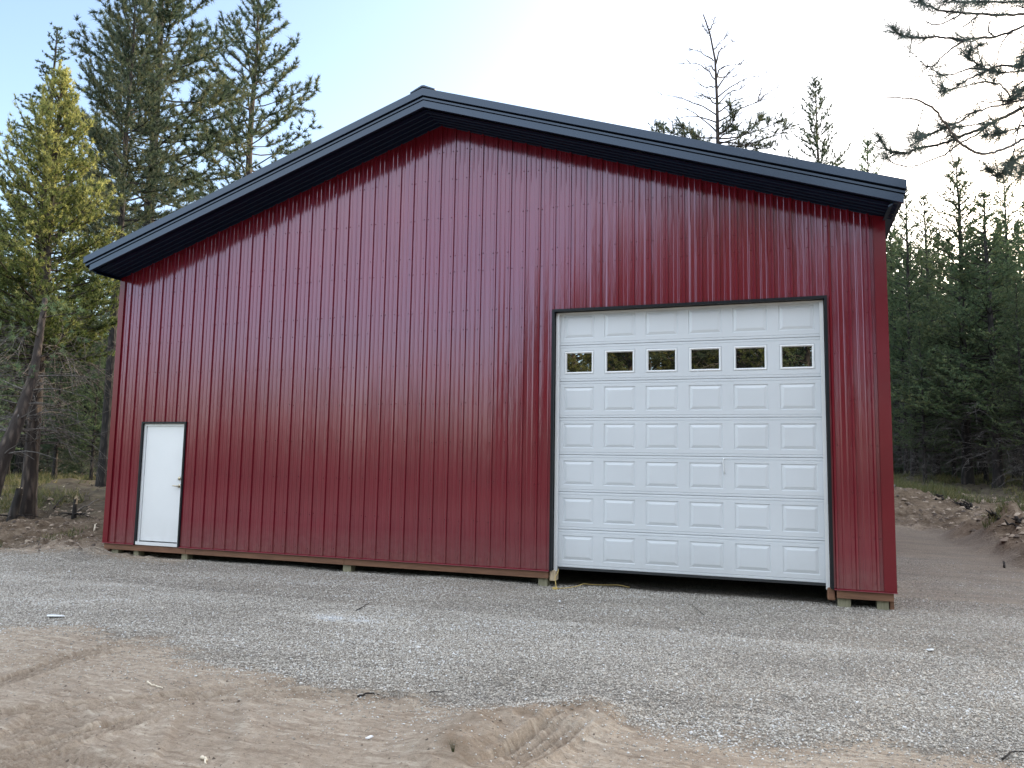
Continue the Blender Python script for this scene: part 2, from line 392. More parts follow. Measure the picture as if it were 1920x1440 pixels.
def gravel_mask(x, y):
    """1 on crushed rock, 0 on dirt"""
    d, l = dl(x, y)
    ex = np.array([p[0] for p in GRAVEL_EDGE]); ey = np.array([p[1] for p in GRAVEL_EDGE])
    o = np.argsort(ex); edge = np.interp(x, ex[o], ey[o])
    n = 0.30 * fbm(x * 1.1, y * 1.3, 71, 4, 0.6)
    n = n + 0.22 * fbm(x * 5, y * 6, 73, 3, 0.6)
    g = S(-0.36, 0.40, y - edge + n)
    left = S(14.0, 12.8, d + 1.4 * fbm(x * 0.5, y * 0.5, 77, 3)) * (l < 0) + 1.0 * (l >= 0)
    nn = 0.9 * fbm(x * 0.8, y * 0.8, 79, 4)
    right = np.where(l > 3, S(9.7, 8.4, l - 0.2 * np.clip(d - 13, 0, 5) + nn - 2.5 * S(12.5, 11, d)) * S(20.0, 17.0, d + nn), 1.0)
    return g * left * right

def axis_pts(parts):
    a = []
    for s, e, st in parts: a.append(np.arange(s, e, st))
    return np.concatenate(a)
def geo(a, b, n): return np.sign(a) * np.geomspace(abs(a), abs(b), n)
xs = np.concatenate([-np.geomspace(900, 31, 22), axis_pts([(-30, -8, 0.35), (-8, 1.2, 0.055), (1.2, 10.9, 0.0165), (10.9, 18, 0.05), (18, 40, 0.3)]), np.geomspace(40.5, 900, 22)])
ys = np.concatenate([-np.geomspace(900, 13, 20), axis_pts([(-12.5, -7.6, 0.25), (-7.6, -4.3, 0.0165), (-4.3, 3, 0.045), (3, 14, 0.09), (14, 45, 0.3)]), np.geomspace(46, 900, 22)])
GX, GY = np.meshgrid(xs, ys)
GZ = height(GX, GY)
def hgrid(x, y):
    x = np.asarray(x, float); y = np.asarray(y, float)
    i = np.clip(np.searchsorted(xs, x) - 1, 0, len(xs) - 2); j = np.clip(np.searchsorted(ys, y) - 1, 0, len(ys) - 2)
    fx = (x - xs[i]) / (xs[i + 1] - xs[i]); fy = (y - ys[j]) / (ys[j + 1] - ys[j])
    return (GZ[j, i] * (1 - fx) + GZ[j, i + 1] * fx) * (1 - fy) + (GZ[j + 1, i] * (1 - fx) + GZ[j + 1, i + 1] * fx) * fy
def hz(x, y): return float(hgrid(x, y))
gm = gravel_mask(GX, GY)
GZ = GZ + gm * 0.006 * fbm(GX * 18, GY * 18, 91, 2)
d_, l_ = dl(GX, GY)
forest = np.where(l_ < 0, S(15.5, 18.0, d_ + 1.2 * fbm(GX * 0.6, GY * 0.6, 95, 3)), S(20.5, 24.5, d_ + 3.0 * fbm(GX * 0.5, GY * 0.5, 97, 3)))
forest = np.maximum(forest, S(-17, -22, GY))
trk = np.zeros(GX.shape)  # darkening weight: painted groove shade together with darker compacted soil
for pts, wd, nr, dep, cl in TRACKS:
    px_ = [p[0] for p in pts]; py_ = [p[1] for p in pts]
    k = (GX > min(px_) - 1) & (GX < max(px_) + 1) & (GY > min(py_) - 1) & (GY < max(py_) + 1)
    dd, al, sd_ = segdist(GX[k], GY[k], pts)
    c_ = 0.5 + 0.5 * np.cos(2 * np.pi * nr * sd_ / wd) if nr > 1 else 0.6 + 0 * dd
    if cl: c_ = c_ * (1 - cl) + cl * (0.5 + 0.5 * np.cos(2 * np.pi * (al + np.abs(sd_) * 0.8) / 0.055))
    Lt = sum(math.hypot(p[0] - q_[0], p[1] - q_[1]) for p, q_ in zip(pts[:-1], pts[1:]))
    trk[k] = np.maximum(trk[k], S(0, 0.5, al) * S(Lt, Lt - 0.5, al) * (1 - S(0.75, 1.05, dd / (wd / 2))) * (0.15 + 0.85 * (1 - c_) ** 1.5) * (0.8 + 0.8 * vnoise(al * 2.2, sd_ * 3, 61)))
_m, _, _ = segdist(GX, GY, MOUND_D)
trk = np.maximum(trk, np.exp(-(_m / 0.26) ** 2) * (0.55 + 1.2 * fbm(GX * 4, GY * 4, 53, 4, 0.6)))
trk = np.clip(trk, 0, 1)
nx, ny = len(xs), len(ys)
ii = (np.arange(ny - 1)[:, None] * nx + np.arange(nx - 1)[None, :]).ravel()
gf = np.stack([ii, ii + 1, ii + 1 + nx, ii + nx], -1)

def mat_ground():
    m, nt, b = new_mat('ground_soil')
    def A(n):
        a = nt.nodes.new('ShaderNodeAttribute'); a.attribute_name = n; return a.outputs['Fac']
    c = coords(nt)
    def streak(rot, sc, scale, det):
        tcx = nt.nodes.new('ShaderNodeTexCoord'); mpx = nt.nodes.new('ShaderNodeMapping'); mpx.inputs['Rotation'].default_value = (0, 0, rot); mpx.inputs['Scale'].default_value = sc
        nt.links.new(tcx.outputs['Object'], mpx.inputs[0]); return noise(nt, mpx.outputs[0], scale, det, 0.7)
    # crushed rock
    vo = nt.nodes.new('ShaderNodeTexVoronoi'); vo.inputs['Scale'].default_value = 62; nt.links.new(c, vo.inputs['Vector'])
    sp = nt.nodes.new('ShaderNodeSeparateColor'); nt.links.new(vo.outputs['Color'], sp.inputs[0])
    stone = ramp(nt, sp.outputs[0], [(0.0, (0.20, 0.182, 0.16)), (0.5, (0.42, 0.382, 0.33)), (1.0, (0.60, 0.555, 0.49))])
    gap = ramp(nt, vo.outputs['Distance'], [(0.25, (1, 1, 1)), (0.8, (0.5, 0.48, 0.46))])
    grav = mixc(nt, 1.0, stone, gap, 'MULTIPLY')
    big = noise(nt, c, 0.55, 4, 0.55)
    grav = mixc(nt, ramp(nt, big, [(0.42, (0, 0, 0)), (0.72, (0.6, 0.6, 0.6))]), grav, (0.33, 0.285, 0.235))
    grav = mixc(nt, mathn(nt, 'MULTIPLY', A('dusty'), 0.75), grav, (0.25, 0.20, 0.155))
    rut = streak(rad(20), (1, 3.5, 1), 0.8, 4)
    grav = mixc(nt, 1.0, grav, ramp(nt, rut, [(0.35, (0.82, 0.82, 0.83)), (0.65, (1.08, 1.06, 1.03))]), 'MULTIPLY')
    # pale powdery patch on the rock
    px = at_z(625, 1162, -0.25)
    mp = nt.nodes.new('ShaderNodeMapping'); mp.inputs['Location'].default_value = (-px[0] / 0.62, -px[1] / 0.30, 0); mp.inputs['Scale'].default_value = (1 / 0.62, 1 / 0.30, 0)
    tc = nt.nodes.new('ShaderNodeTexCoord'); nt.links.new(tc.outputs['Object'], mp.inputs[0])
    ln = nt.nodes.new('ShaderNodeVectorMath'); ln.operation = 'LENGTH'; nt.links.new(mp.outputs[0], ln.inputs[0])
    pf = mathn(nt, 'ADD', ln.outputs['Value'], mathn(nt, 'MULTIPLY', noise(nt, c, 6, 5, 0.6), 1.1))
    grav = mixc(nt, ramp(nt, pf, [(0.75, (0.62, 0.62, 0.62)), (1.5, (0, 0, 0))]), grav, (0.42, 0.47, 0.54))
    # sandy dirt
    n1 = noise(nt, c, 1.4, 9, 0.68); n2 = noise(nt, c, 22, 6, 0.7); n3 = noise(nt, c, 160, 3, 0.6)
    dirt = ramp(nt, n1, [(0.32, (0.25, 0.195, 0.145)), (0.5, (0.39, 0.315, 0.24)), (0.68, (0.52, 0.44, 0.35))])
    dirt = mixc(nt, ramp(nt, n2, [(0.35, (0.8, 0.8, 0.8)), (0.58, (0, 0, 0))]), dirt, (0.20, 0.145, 0.10))
    dirt = mixc(nt, 0.35, dirt, ramp(nt, n3, [(0.3, (0.20, 0.155, 0.115)), (0.7, (0.58, 0.49, 0.39))]))
    s1 = streak(rad(28), (1, 7, 1), 2.6, 7); s2 = streak(rad(-12), (1, 6, 1), 3.4, 7)
    dirt = mixc(nt, ramp(nt, s1, [(0.50, (0, 0, 0)), (0.64, (0.75, 0.75, 0.75))]), dirt, (0.22, 0.165, 0.12))
    dirt = mixc(nt, ramp(nt, s2, [(0.52, (0, 0, 0)), (0.68, (0.7, 0.7, 0.7))]), dirt, (0.60, 0.52, 0.42))
    dirt = mixc(nt, mathn(nt, 'MULTIPLY', A('track'), 0.75), dirt, (0.165, 0.115, 0.075))  # grooves and hump darkened, part soil colour, part painted crease shade
    # forest floor
    flo = ramp(nt, noise(nt, c, 3.5, 6, 0.65), [(0.3, (0.045, 0.036, 0.026)), (0.55, (0.10, 0.082, 0.058)), (0.75, (0.12, 0.115, 0.06))])
    dk = ramp(nt, noise(nt, c, 2.2, 6, 0.7), [(0.4, (1, 1, 1)), (0.62, (0.5, 0.46, 0.42))])
    dirtr = mixc(nt, A('rough'), dirt, mixc(nt, 1.0, mixc(nt, 1.0, dirt, dk, 'MULTIPLY'), (0.54, 0.50, 0.46), 'MULTIPLY'))
    gfac = mathn(nt, 'ADD', A('gravel'), mathn(nt, 'MULTIPLY', mathn(nt, 'SUBTRACT', noise(nt, c, 28, 4, 0.7), 0.5), 1.1))
    gfac = ramp(nt, gfac, [(0.30, (0, 0, 0)), (0.72, (1, 1, 1))])
    col = mixc(nt, gfac, dirtr, grav)
    col = mixc(nt, A('forest'), col, flo)
    nt.links.new(col, b.inputs['Base Color']); b.inputs['Roughness'].default_value = 0.95
    b.inputs['Specular IOR Level'].default_value = 0.25
    hg = mathn(nt, 'MULTIPLY', vo.outputs['Distance'], -1.0)
    hd = mathn(nt, 'ADD', mathn(nt, 'ADD', mathn(nt, 'MULTIPLY', n2, 1.0), mathn(nt, 'MULTIPLY', s1, -0.45)), mathn(nt, 'MULTIPLY', n3, 0.35))
    mh = nt.nodes.new('ShaderNodeMix'); mh.data_type = 'FLOAT'
    nt.links.new(gfac, mh.inputs[0]); nt.links.new(hd, mh.inputs[2]); nt.links.new(hg, mh.inputs[3])
    bump(nt, mh.outputs[0], 1.0, 0.026, b)
    return m
M_GROUND = mat_ground()
rough_a = np.maximum(S(12.0, 13.5, d_) * S(8.2, 9.4, l_ - 0.2 * (d_ - 12.9)) + S(18.5, 20.5, d_) * S(5.4, 7.5, l_), S(12.8, 15, d_) * S(-5, -7, l_))
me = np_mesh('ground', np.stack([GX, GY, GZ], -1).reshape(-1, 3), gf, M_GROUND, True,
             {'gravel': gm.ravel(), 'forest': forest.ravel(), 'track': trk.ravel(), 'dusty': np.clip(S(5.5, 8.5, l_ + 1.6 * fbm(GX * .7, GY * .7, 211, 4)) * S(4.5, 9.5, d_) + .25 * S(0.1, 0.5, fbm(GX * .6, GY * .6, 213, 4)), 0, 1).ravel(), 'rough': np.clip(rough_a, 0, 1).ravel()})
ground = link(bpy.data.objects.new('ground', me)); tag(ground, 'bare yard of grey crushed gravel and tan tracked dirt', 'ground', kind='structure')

# loose crushed rock (uncountable)
def stones():
    def batch(n, x0, x1, y0, y1, smin, smax, lo, seed, invert=False):
        r = np.random.default_rng(seed)
        x = r.uniform(x0, x1, n); y = r.uniform(y0, y1, n); g = gravel_mask(x, y)
        d, l = dl(x, y)
        inside = (x > -1.9) & (x < 10.5) & (y > 0.3)
        dusty = S(6.0, 9.0, l + 1.6 * fbm(x * .7, y * .7, 211, 4)) * S(5.5, 10.5, d)
        vis = (r.random(n) > 0.75 * dusty) & (d > 2.5) & (np.abs(l) < 0.72 * d + 0.3) & ~inside
        k = vis & ((g < 0.5) if invert else (g + r.uniform(-0.5, 0.45, n) > lo))
        x, y = x[k], y[k]
        return x, y, r.uniform(smin, smax, k.sum()) * (0.7 + 0.6 * r.random(k.sum()))
    B = [batch(300000, -4, 13.5, -5.6, -2.2, 0.006, 0.014, 0.4, 1), batch(170000, -5, 14.5, -2.4, 1.2, 0.007, 0.014, 0.4, 2),
         batch(40000, -9, 17, -1.5, 6, 0.008, 0.016, 0.45, 3), batch(1500, 1, 12, -8, -4.2, 0.003, 0.008, 0, 4, True),
         batch(7000, -3, 13.5, -5.6, -1.0, 0.013, 0.024, 0.45, 5), batch(26000, -3, 13.5, -6.2, -3.6, 0.005, 0.011, 0.0, 6)]
    x = np.concatenate([b[0] for b in B]); y = np.concatenate([b[1] for b in B]); s = np.concatenate([b[2] for b in B]) * 0.67
    n = len(x); r = np.random.default_rng(9)
    base = np.array([(1, 0, 0), (0, 1, 0), (-1, 0, 0), (0, -1, 0), (0, 0, 1), (0, 0, -1)], float)
    v = base[None] * (0.6 + 0.8 * r.random((n, 6, 3))) + r.normal(0, 0.22, (n, 6, 3))
    v[:, :, 2] *= 0.65
    a = r.uniform(0, 2 * np.pi, n); ca, sa = np.cos(a), np.sin(a)
    el = 0.75 + 0.6 * r.random(n)
    vx = v[:, :, 0] * el[:, None]; vy = v[:, :, 1]
    X = (vx * ca[:, None] - vy * sa[:, None]) * s[:, None] + x[:, None]
    Y = (vx * sa[:, None] + vy * ca[:, None]) * s[:, None] + y[:, None]
    Z = v[:, :, 2] * s[:, None] + (hgrid(x, y) + s * 0.25)[:, None]
    V = np.stack([X, Y, Z], -1).reshape(-1, 3)
    tri = np.array([(0, 1, 4), (1, 2, 4), (2, 3, 4), (3, 0, 4), (1, 0, 5), (2, 1, 5), (3, 2, 5), (0, 3, 5)])
    F = (np.arange(n)[:, None, None] * 6 + tri[None]).reshape(-1, 3)
    px = at_z(632, 1162, -0.25); pd = np.hypot((x - px[0]) / 0.95, (y - px[1]) / 0.42) + 0.5 * fbm(x * 4, y * 4, 201, 3)
    tn = r.random(n); tn = tn + (1 - tn) * S(1.0, 0.25, pd) * r.uniform(0.85, 1, n)
    tn = np.clip(tn + 0.35 * fbm(x * 0.7 + y * 0.25, y * 2.2 - x * .6, 205, 3) * (tn < .95), 0, 0.985 + 0.015 * (tn > .97))
    tint = np.repeat(tn, 6)
    m, nt, b = new_mat('crushed_rock')
    at = nt.nodes.new('ShaderNodeAttribute'); at.attribute_name = 'tint'
    nt.links.new(ramp(nt, at.outputs['Fac'], [(0.0, (0.20, 0.182, 0.158)), (0.4, (0.39, 0.355, 0.308)), (0.8, (0.50, 0.458, 0.398)), (0.97, (0.56, 0.53, 0.48)), (1.0, (0.66, 0.68, 0.70))]), b.inputs['Base Color'])
    b.inputs['Roughness'].default_value = 0.85
    o = link(bpy.data.objects.new('gravel', np_mesh('gravel', V, F, m, False, {'tint': tint})))
    tag(o, 'loose grey crushed gravel spread in front of the red building', 'gravel', kind='stuff')
stones()

def clods():
    r = np.random.default_rng(301)
    def area(n, u0, u1, d0, d1, smin, smax):
        d = r.uniform(d0, d1, n); u = r.uniform(u0, u1, n); l = (u - 960) / FPX * d
        return CAM[0] + FH[0] * d + RH[0] * l, CAM[1] + FH[1] * d + RH[1] * l, smin + (smax - smin) * r.random(n) ** 4
    B = [area(3000, 1680, 1990, 12.8, 24, .012, .085), area(1500, -60, 200, 13.5, 19, .010, .07), area(5000, -60, 1960, 3.6, 7.4, .0025, .012)]
    x, y, sz = (np.concatenate([b[k] for b in B]) for k in range(3))
    k = (gravel_mask(x, y) < 0.35) & ~((x > -1.95) & (x < 10.6) & (y > -0.2)); x, y, sz = x[k], y[k], sz[k]; n = len(x)
    base = np.array([(1, 0, 0), (.5, .87, 0), (-.5, .87, 0), (-1, 0, 0), (-.5, -.87, 0), (.5, -.87, 0), (.35, .2, .75), (-.4, .2, .8), (0, -.45, .7)], float)
    v = base[None] * r.uniform(.6, 1.3, (n, 9, 1)) + r.normal(0, .12, (n, 9, 3)); a = r.uniform(0, 6.28, n)[:, None]
    X = (v[..., 0] * np.cos(a) - v[..., 1] * np.sin(a)) * sz[:, None] + x[:, None]; Y = (v[..., 0] * np.sin(a) + v[..., 1] * np.cos(a)) * sz[:, None] + y[:, None]
    Z = v[..., 2] * sz[:, None] * .8 + (hgrid(x, y) - .1 * sz)[:, None]
    tri = np.array([(0, 1, 6), (1, 2, 7), (1, 7, 6), (2, 3, 7), (3, 4, 7), (4, 8, 7), (4, 5, 8), (5, 0, 6), (5, 6, 8), (6, 7, 8)])
    m, nt, b = new_mat('soil_lump'); at = nt.nodes.new('ShaderNodeAttribute'); at.attribute_name = 'tint'
    nt.links.new(ramp(nt, at.outputs['Fac'], [(0, (.07, .052, .04)), (.5, (.20, .15, .11)), (1, (.36, .29, .22))]), b.inputs['Base Color']); b.inputs['Roughness'].default_value = .95
    o = link(bpy.data.objects.new('soil_lumps', np_mesh('soil_lumps', np.stack([X, Y, Z], -1).reshape(-1, 3), (np.arange(n)[:, None, None] * 9 + tri[None]).reshape(-1, 3), m, False, {'tint': np.repeat(r.random(n), 9)})))
    tag(o, 'loose brown soil lumps scattered over the bare dirt', 'soil lumps', kind='stuff')
clods()
def litter():
    r = np.random.default_rng(411); n = 2600
    d = np.concatenate([r.uniform(3.7, 7.5, 1100), r.uniform(12.5, 22, 1500)]); u = np.concatenate([r.uniform(-40, 1960, 1100), np.where(r.random(1500) < .5, r.uniform(-60, 200, 1500), r.uniform(1690, 1960, 1500))])
    l = (u - 960) / FPX * d; x = CAM[0] + FH[0] * d + RH[0] * l; y = CAM[1] + FH[1] * d + RH[1] * l
    a = r.uniform(0, 6.28, n); L = np.where(d < 8, r.uniform(.012, .045, n), r.uniform(.05, .35, n)); wd = np.where(d < 8, .0022, .009)
    dv = np.stack([np.cos(a), np.sin(a), r.normal(0, .12, n)], -1); sv = np.stack([-np.sin(a), np.cos(a), 0 * a], -1) * wd[:, None]
    o = np.stack([x, y, hgrid(x, y) + .006 + .01 * (d > 8)], -1); e = o + dv * L[:, None]; e[:, 2] = np.maximum(e[:, 2], hgrid(e[:, 0], e[:, 1]) + .004)
    k = ~((x > -1.95) & (x < 10.6) & (y > -0.2)) & (gravel_mask(x, y) < .5)
    V = np.stack([o - sv, o + sv, e + sv * .5, e - sv * .5], 1)[k].reshape(-1, 3)
    m, nt, b = new_mat('litter'); at = nt.nodes.new('ShaderNodeAttribute'); at.attribute_name = 'tint'
    nt.links.new(ramp(nt, at.outputs['Fac'], [(0, (.03, .022, .016)), (.6, (.13, .09, .06)), (.9, (.34, .27, .19)), (1, (.55, .48, .38))]), b.inputs['Base Color']); b.inputs['Roughness'].default_value = .9
    ob = link(bpy.data.objects.new('twig_litter', np_mesh('twig_litter', V, np.arange(len(V)).reshape(-1, 4), m, False, {'tint': np.repeat(r.random(n)[k], 4)})))
    tag(ob, 'scattered bits of twig and bark on the bare dirt', 'litter', kind='stuff')
litter()

# ------------------------------------------------------------------ building
XL, XR, HE, PK = -1.824, 10.460, 4.613, 6.624
MID = (XL + XR) / 2; SL = (PK - HE) / ((XR - XL) / 2)
DEP = 13.0; RIB = 0.2286
def soffit_z(x): return PK - SL * abs(x - MID)
G0, G1, GT = 6.150, 9.786, 3.649
D0, D1, DT = -1.156, -0.210, 2.059
bld = empty('workshop_building', (MID, DEP / 2, -0.235))
BP = bld
def bpart(mb, name, mat, parent=None, **k):
    o = mb.build(name, mat, None, **k)
    par = parent or BP
    o.parent = par; o.matrix_parent_inverse = Matrix.Translation(-Vector(bld.location))
    if par is not BP: o.matrix_parent_inverse = Matrix.Identity(4)
    return o
tag(bld, 'large dark red ribbed steel workshop with black gable roof on gravel pad', 'building')

def front_wall():
    prof = []
    i0, i1 = math.floor((XL) / RIB) - 1, math.ceil(XR / RIB) + 1
    for i in range(i0, i1):
        x = i * RIB
        k_ = 0.001 if i % 4 == 1 else 0.0   # every fourth rib is a sheet lap
        prof += [(x - 0.024 - k_, 0), (x - 0.011 - k_, -0.022 - k_), (x + 0.011, -0.022 - k_), (x + 0.017, 0)]
        for q in (0.0762, 0.1524):
            prof += [(x + q - 0.013, 0), (x + q - 0.006, -0.0045), (x + q + 0.006, -0.0045), (x + q + 0.013, 0)]
    prof = [p for p in prof if XL + 0.01 < p[0] < XR - 0.01]
    jr = random.Random(8); prof = [(a, b + jr.gauss(0, 0.0004) - 0.0015 * math.sin(a * 2.1)) for a, b in prof]
    px = [p[0] for p in prof]; py = [p[1] for p in prof]
    extra = [XL, XR, G0, G1, D0, D1, MID]
    allx = sorted(set(px + extra)); yy = np.interp(allx, px, py)
    mb = MB(); pts = list(zip(allx, yy))
    for (xa, ya), (xb, yb) in zip(pts[:-1], pts[1:]):
        xm = (xa + xb) / 2; z0 = 0.0
        if G0 < xm < G1: z0 = GT
        elif D0 < xm < D1: z0 = DT
        ta, tb = soffit_z(xa) + 0.02, soffit_z(xb) + 0.02
        mb.quad((xa, ya, z0), (xb, yb, z0), (xb, yb, tb), (xa, ya, ta))
    # screws
    rows = [0.10, 0.62, 1.18, 1.75, 2.32, 2.9, 3.42, 3.70, 4.3, 4.55, 5.15, 5.75, 6.2]
    rr = random.Random(4)
    for i in range(i0 + 1, i1 - 1):
        x = i * RIB
        for z in rows:
            for dx in (-0.034, 0.034):
                xx = x + dx + rr.uniform(-.004, .004); zz = z + rr.uniform(-.012, .012)
                if dx > 0 and rr.random() < 0.55: continue
                if not (XL + .1 < xx < XR - .1) or zz > soffit_z(xx) - .08: continue
                if (G0 - .04 < xx < G1 + .04 and zz < GT + .06) or (D0 - .04 < xx < D1 + .04 and zz < DT + .06): continue
                n = len(mb.v); r0 = 0.010
                ring = [(xx + r0 * math.cos(a * math.pi / 3), -0.0015, zz + r0 * math.sin(a * math.pi / 3)) for a in range(6)]
                top = [(xx + .6 * r0 * math.cos(a * math.pi / 3), -0.011, zz + .6 * r0 * math.sin(a * math.pi / 3)) for a in range(6)]
                mb.v += ring + top
                for a in range(6): mb.f.append((n + a, n + (a + 1) % 6, n + 6 + (a + 1) % 6, n + 6 + a))
                mb.f.append(tuple(n + 6 + a for a in range(6)))
    bpart(mb, 'front_wall', M_RED)
front_wall()

def side_wall(x, sgn):
    mb = MB(); pts = []
    y = 0.02
    while y < DEP:
        pts += [(y, 0), (y + 0.011, 0.019), (y + 0.031, 0.019), (y + 0.042, 0), (min(DEP, y + RIB - 0.001), 0)]; y += RIB
    for (ya, oa), (yb, ob) in zip(pts[:-1], pts[1:]):
        mb.quad((x + sgn * oa, ya, 0), (x + sgn * ob, yb, 0), (x + sgn * ob, yb, HE), (x + sgn * oa, ya, HE))
    bpart(mb, 'side_wall', M_RED)
    mb = MB(); a, b_ = sorted((x - sgn * 0.004, x - sgn * 0.05)); mb.box(a, b_, 0.07, DEP - .05, -0.6, -0.002); bpart(mb, 'skirt_board', M_SKIRT)
side_wall(XL, -1); side_wall(XR, 1)
mb = MB(); mb.poly([(XL, DEP, -0.5), (XR, DEP, -0.5), (XR, DEP, HE), (MID, DEP, PK), (XL, DEP, HE)]); bpart(mb, 'back_wall', M_RED)

# corner trims (an L on each front corner)
for x, s in ((XL, -1), (XR, 1)):
    mb = MB(); t = 0.024
    xa, xb = (x - t, x + 0.085) if s < 0 else (x - 0.115, x + t)
    zt = [soffit_z(q) - 0.004 for q in (max(xa, XL), min(xb, XR))]
    mb.prism([(xa, -t, -0.004), (xb, -t, -0.004), (xb, -t, zt[1]), (xa, -t, zt[0])], (0, 0.004, 0))
    xo = x + s * t
    a, b_ = sorted((xo, xo - s * 0.004)); mb.box(a, b_, -t + 0.004, 0.11, -0.004, HE - 0.02)
    hx = xa if s > 0 else xb
    mb.box(hx - 0.003, hx + 0.003, -t - 0.003, -0.002, -0.004, min(zt) - 0.0)   # hemmed edge
    bpart(mb, 'corner_trim', M_REDTRIM)

# base trim, skirt boards, posts
for a, b_ in ((XL - 0.028, D0 - 0.002), (D1 + 0.002, G0 - 0.002), (G1 + 0.002, XR + 0.028)):
    mb = MB(); mb.prism([(a, -0.036, -0.018), (a, -0.033, -0.012), (a, -0.002, -0.001), (a, 0.004, -0.001), (a, 0.004, -0.020)], (b_ - a, 0, 0)); bpart(mb, 'base_trim', M_REDTRIM)
for a, b_ in ((XL + 0.002, -0.085), (-0.081, 2.90), (2.904, G0 - 0.02), (G1 + 0.03, XR - 0.012)):
    mb = MB(); mb.box(a, b_, -0.004, 0.034, -0.118, -0.021); bpart(mb, 'skirt_board', M_SKIRT, bevel=0.004)
for x in (G0 + 0.03, G1 - 0.03):
    mb = MB(); mb.box(x - 0.045, x + 0.045, 0.036, 0.20, -0.155, -0.003); bpart(mb, 'sill_end_block', M_RAWWOOD if x < 8 else M_SKIRT, bevel=0.015)
for x, wd in ((-1.62, 0.15), (-1.16, 0.10), (-0.14, 0.12), (2.93, 0.14), (6.04, 0.13), (9.90, 0.15), (10.33, 0.13)):
    mb = MB(); mb.box(x - wd / 2, x + wd / 2, 0.040, 0.18, -0.62, -0.1185); bpart(mb, 'support_post', M_POST, bevel=0.006)
mb = MB()
for k in range(3): mb.box(XL + .1, XR - .1, 1.2 + k * 4, 1.25 + k * 4, -0.118, -0.02)
mb.box(XL + .06, XR - .06, 0.3, DEP - .1, 4.55, 4.6); bpart(mb, 'ceiling_deck', M_SKIRT)

# roof
ZR0 = 4.840; EO = 0.171; XF0, XF1 = XL - EO, XR + EO
ZRP = 6.910; SR = (ZRP - ZR0) / (XF1 - MID)
YF = -0.625; YB = DEP + 0.5
for s in (-1, 1):
    mb = MB(); e = XF0 - 0.02 if s < 0 else XF1 + 0.02
    y = YF + 0.02; pts = []
    while y < YB:
        pts += [(y, 0), (y + .011, .019), (y + .031, .019), (y + .042, 0), (y + RIB - .001, 0)]; y += RIB
    ze = ZRP - SR * abs(e - MID)
    for (ya, oa), (yb, ob) in zip(pts[:-1], pts[1:]):
        mb.quad((MID, ya, ZRP + oa - .012), (e, ya, ze + oa - .012), (e, yb, ze + ob - .012), (MID, yb, ZRP + ob - .012))
    bpart(mb, 'roof_panel', M_BLACK)
    # rake trim: wide upper lip, reveal, thin bead, reveal, lower fascia
    sec = [  # (y front, y back, dz top, dz bottom)
        (YF - 0.045, YF + 0.05, 0.012, -0.098), (YF + 0.010, YF + 0.05, -0.098, -0.122), (YF - 0.020, YF + 0.05, -0.122, -0.150),
        (YF + 0.012, YF + 0.05, -0.150, -0.164), (YF - 0.008, YF + 0.05, -0.164, -0.262)]
    names = ['rake_trim', 'rake_reveal', 'rake_bead', 'rake_reveal', 'fascia']
    for (ya, yb, zt, zb), nm in zip(sec, names):
        xe = e if nm == 'rake_trim' else (e + 0.0 if nm.startswith('rake') else e)
        if nm != 'rake_trim': xe = e - s * (0.012 if nm != 'fascia' else 0.03)
        if s < 0 and nm == 'fascia': xe = e + 0.11
        if s < 0 and nm == 'rake_bead': xe = e + 0.02
        za = ZRP - SR * abs(xe - MID)
        mb = MB()
        mb.prism([(MID, ya, ZRP + zt), (MID, ya, ZRP + zb), (xe, ya, za + zb), (xe, ya, za + zt)], (0, yb - ya, 0))
        bpart(mb, nm, M_BLACK if nm != 'rake_reveal' else M_REVEAL_SHADE)
    # soffit with shallow V grooves
    mb = MB(); xw = XL - 0.02 if s < 0 else XR + 0.10
    ys_ = [YF + 0.05]
    pr = [(YF + 0.05, 0), ]
    for k in range(5):
        y0 = YF + 0.05 + k * 0.117
        pr += [(y0 + 0.090, 0), (y0 + 0.097, -0.010), (y0 + 0.110, -0.010), (y0 + 0.117, 0)]
    pr = [p for p in pr if p[0] < 0.0] + [(0.0, 0)]
    for (ya, oa), (yb, ob) in zip(pr[:-1], pr[1:]):
        za = PK + 0.004
        zb = za - SL * abs(xw - MID)
        mb.quad((MID, ya, za + oa), (xw, ya, zb + oa), (xw, yb, zb + ob), (MID, yb, za + ob))
    bpart(mb, 'soffit', M_SOFFIT)
    # eave fascia running back along the side wall
    mb = MB(); xo = e - s * 0.02
    zt = ZRP - SR * abs(xo - MID)
    a, b_ = sorted((xo, xo - s * 0.03))
    mb.box(a, b_, YF + 0.052, YB, zt - 0.19, zt - 0.02); bpart(mb, 'eave_fascia', M_BLACK)
    xi = XL if s < 0 else XR
    mb = MB(); mb.prism([(xo - s * 0.031, YF + 0.055, zt - 0.19), (xi, YF + 0.055, HE - 0.05), (xi, YF + 0.055, HE - 0.03), (xo - s * 0.031, YF + 0.055, zt - 0.17)], (0, YB - YF - 0.06, 0))
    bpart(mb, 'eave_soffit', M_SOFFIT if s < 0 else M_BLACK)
# ridge cap
mb = MB(); rw = 0.20
mb.prism([(MID - rw, YF - 0.050, ZRP - SR * rw + 0.018), (MID, YF - 0.050, ZRP + 0.030), (MID + rw, YF - 0.050, ZRP - SR * rw + 0.018),
          (MID + rw, YF - 0.050, ZRP - SR * rw + 0.034), (MID + .02, YF - 0.050, ZRP + 0.050), (MID - .02, YF - 0.050, ZRP + 0.050), (MID - rw, YF - 0.050, ZRP - SR * rw + 0.034)], (0, YB - YF, 0))
bpart(mb, 'ridge_cap', M_BLACK)

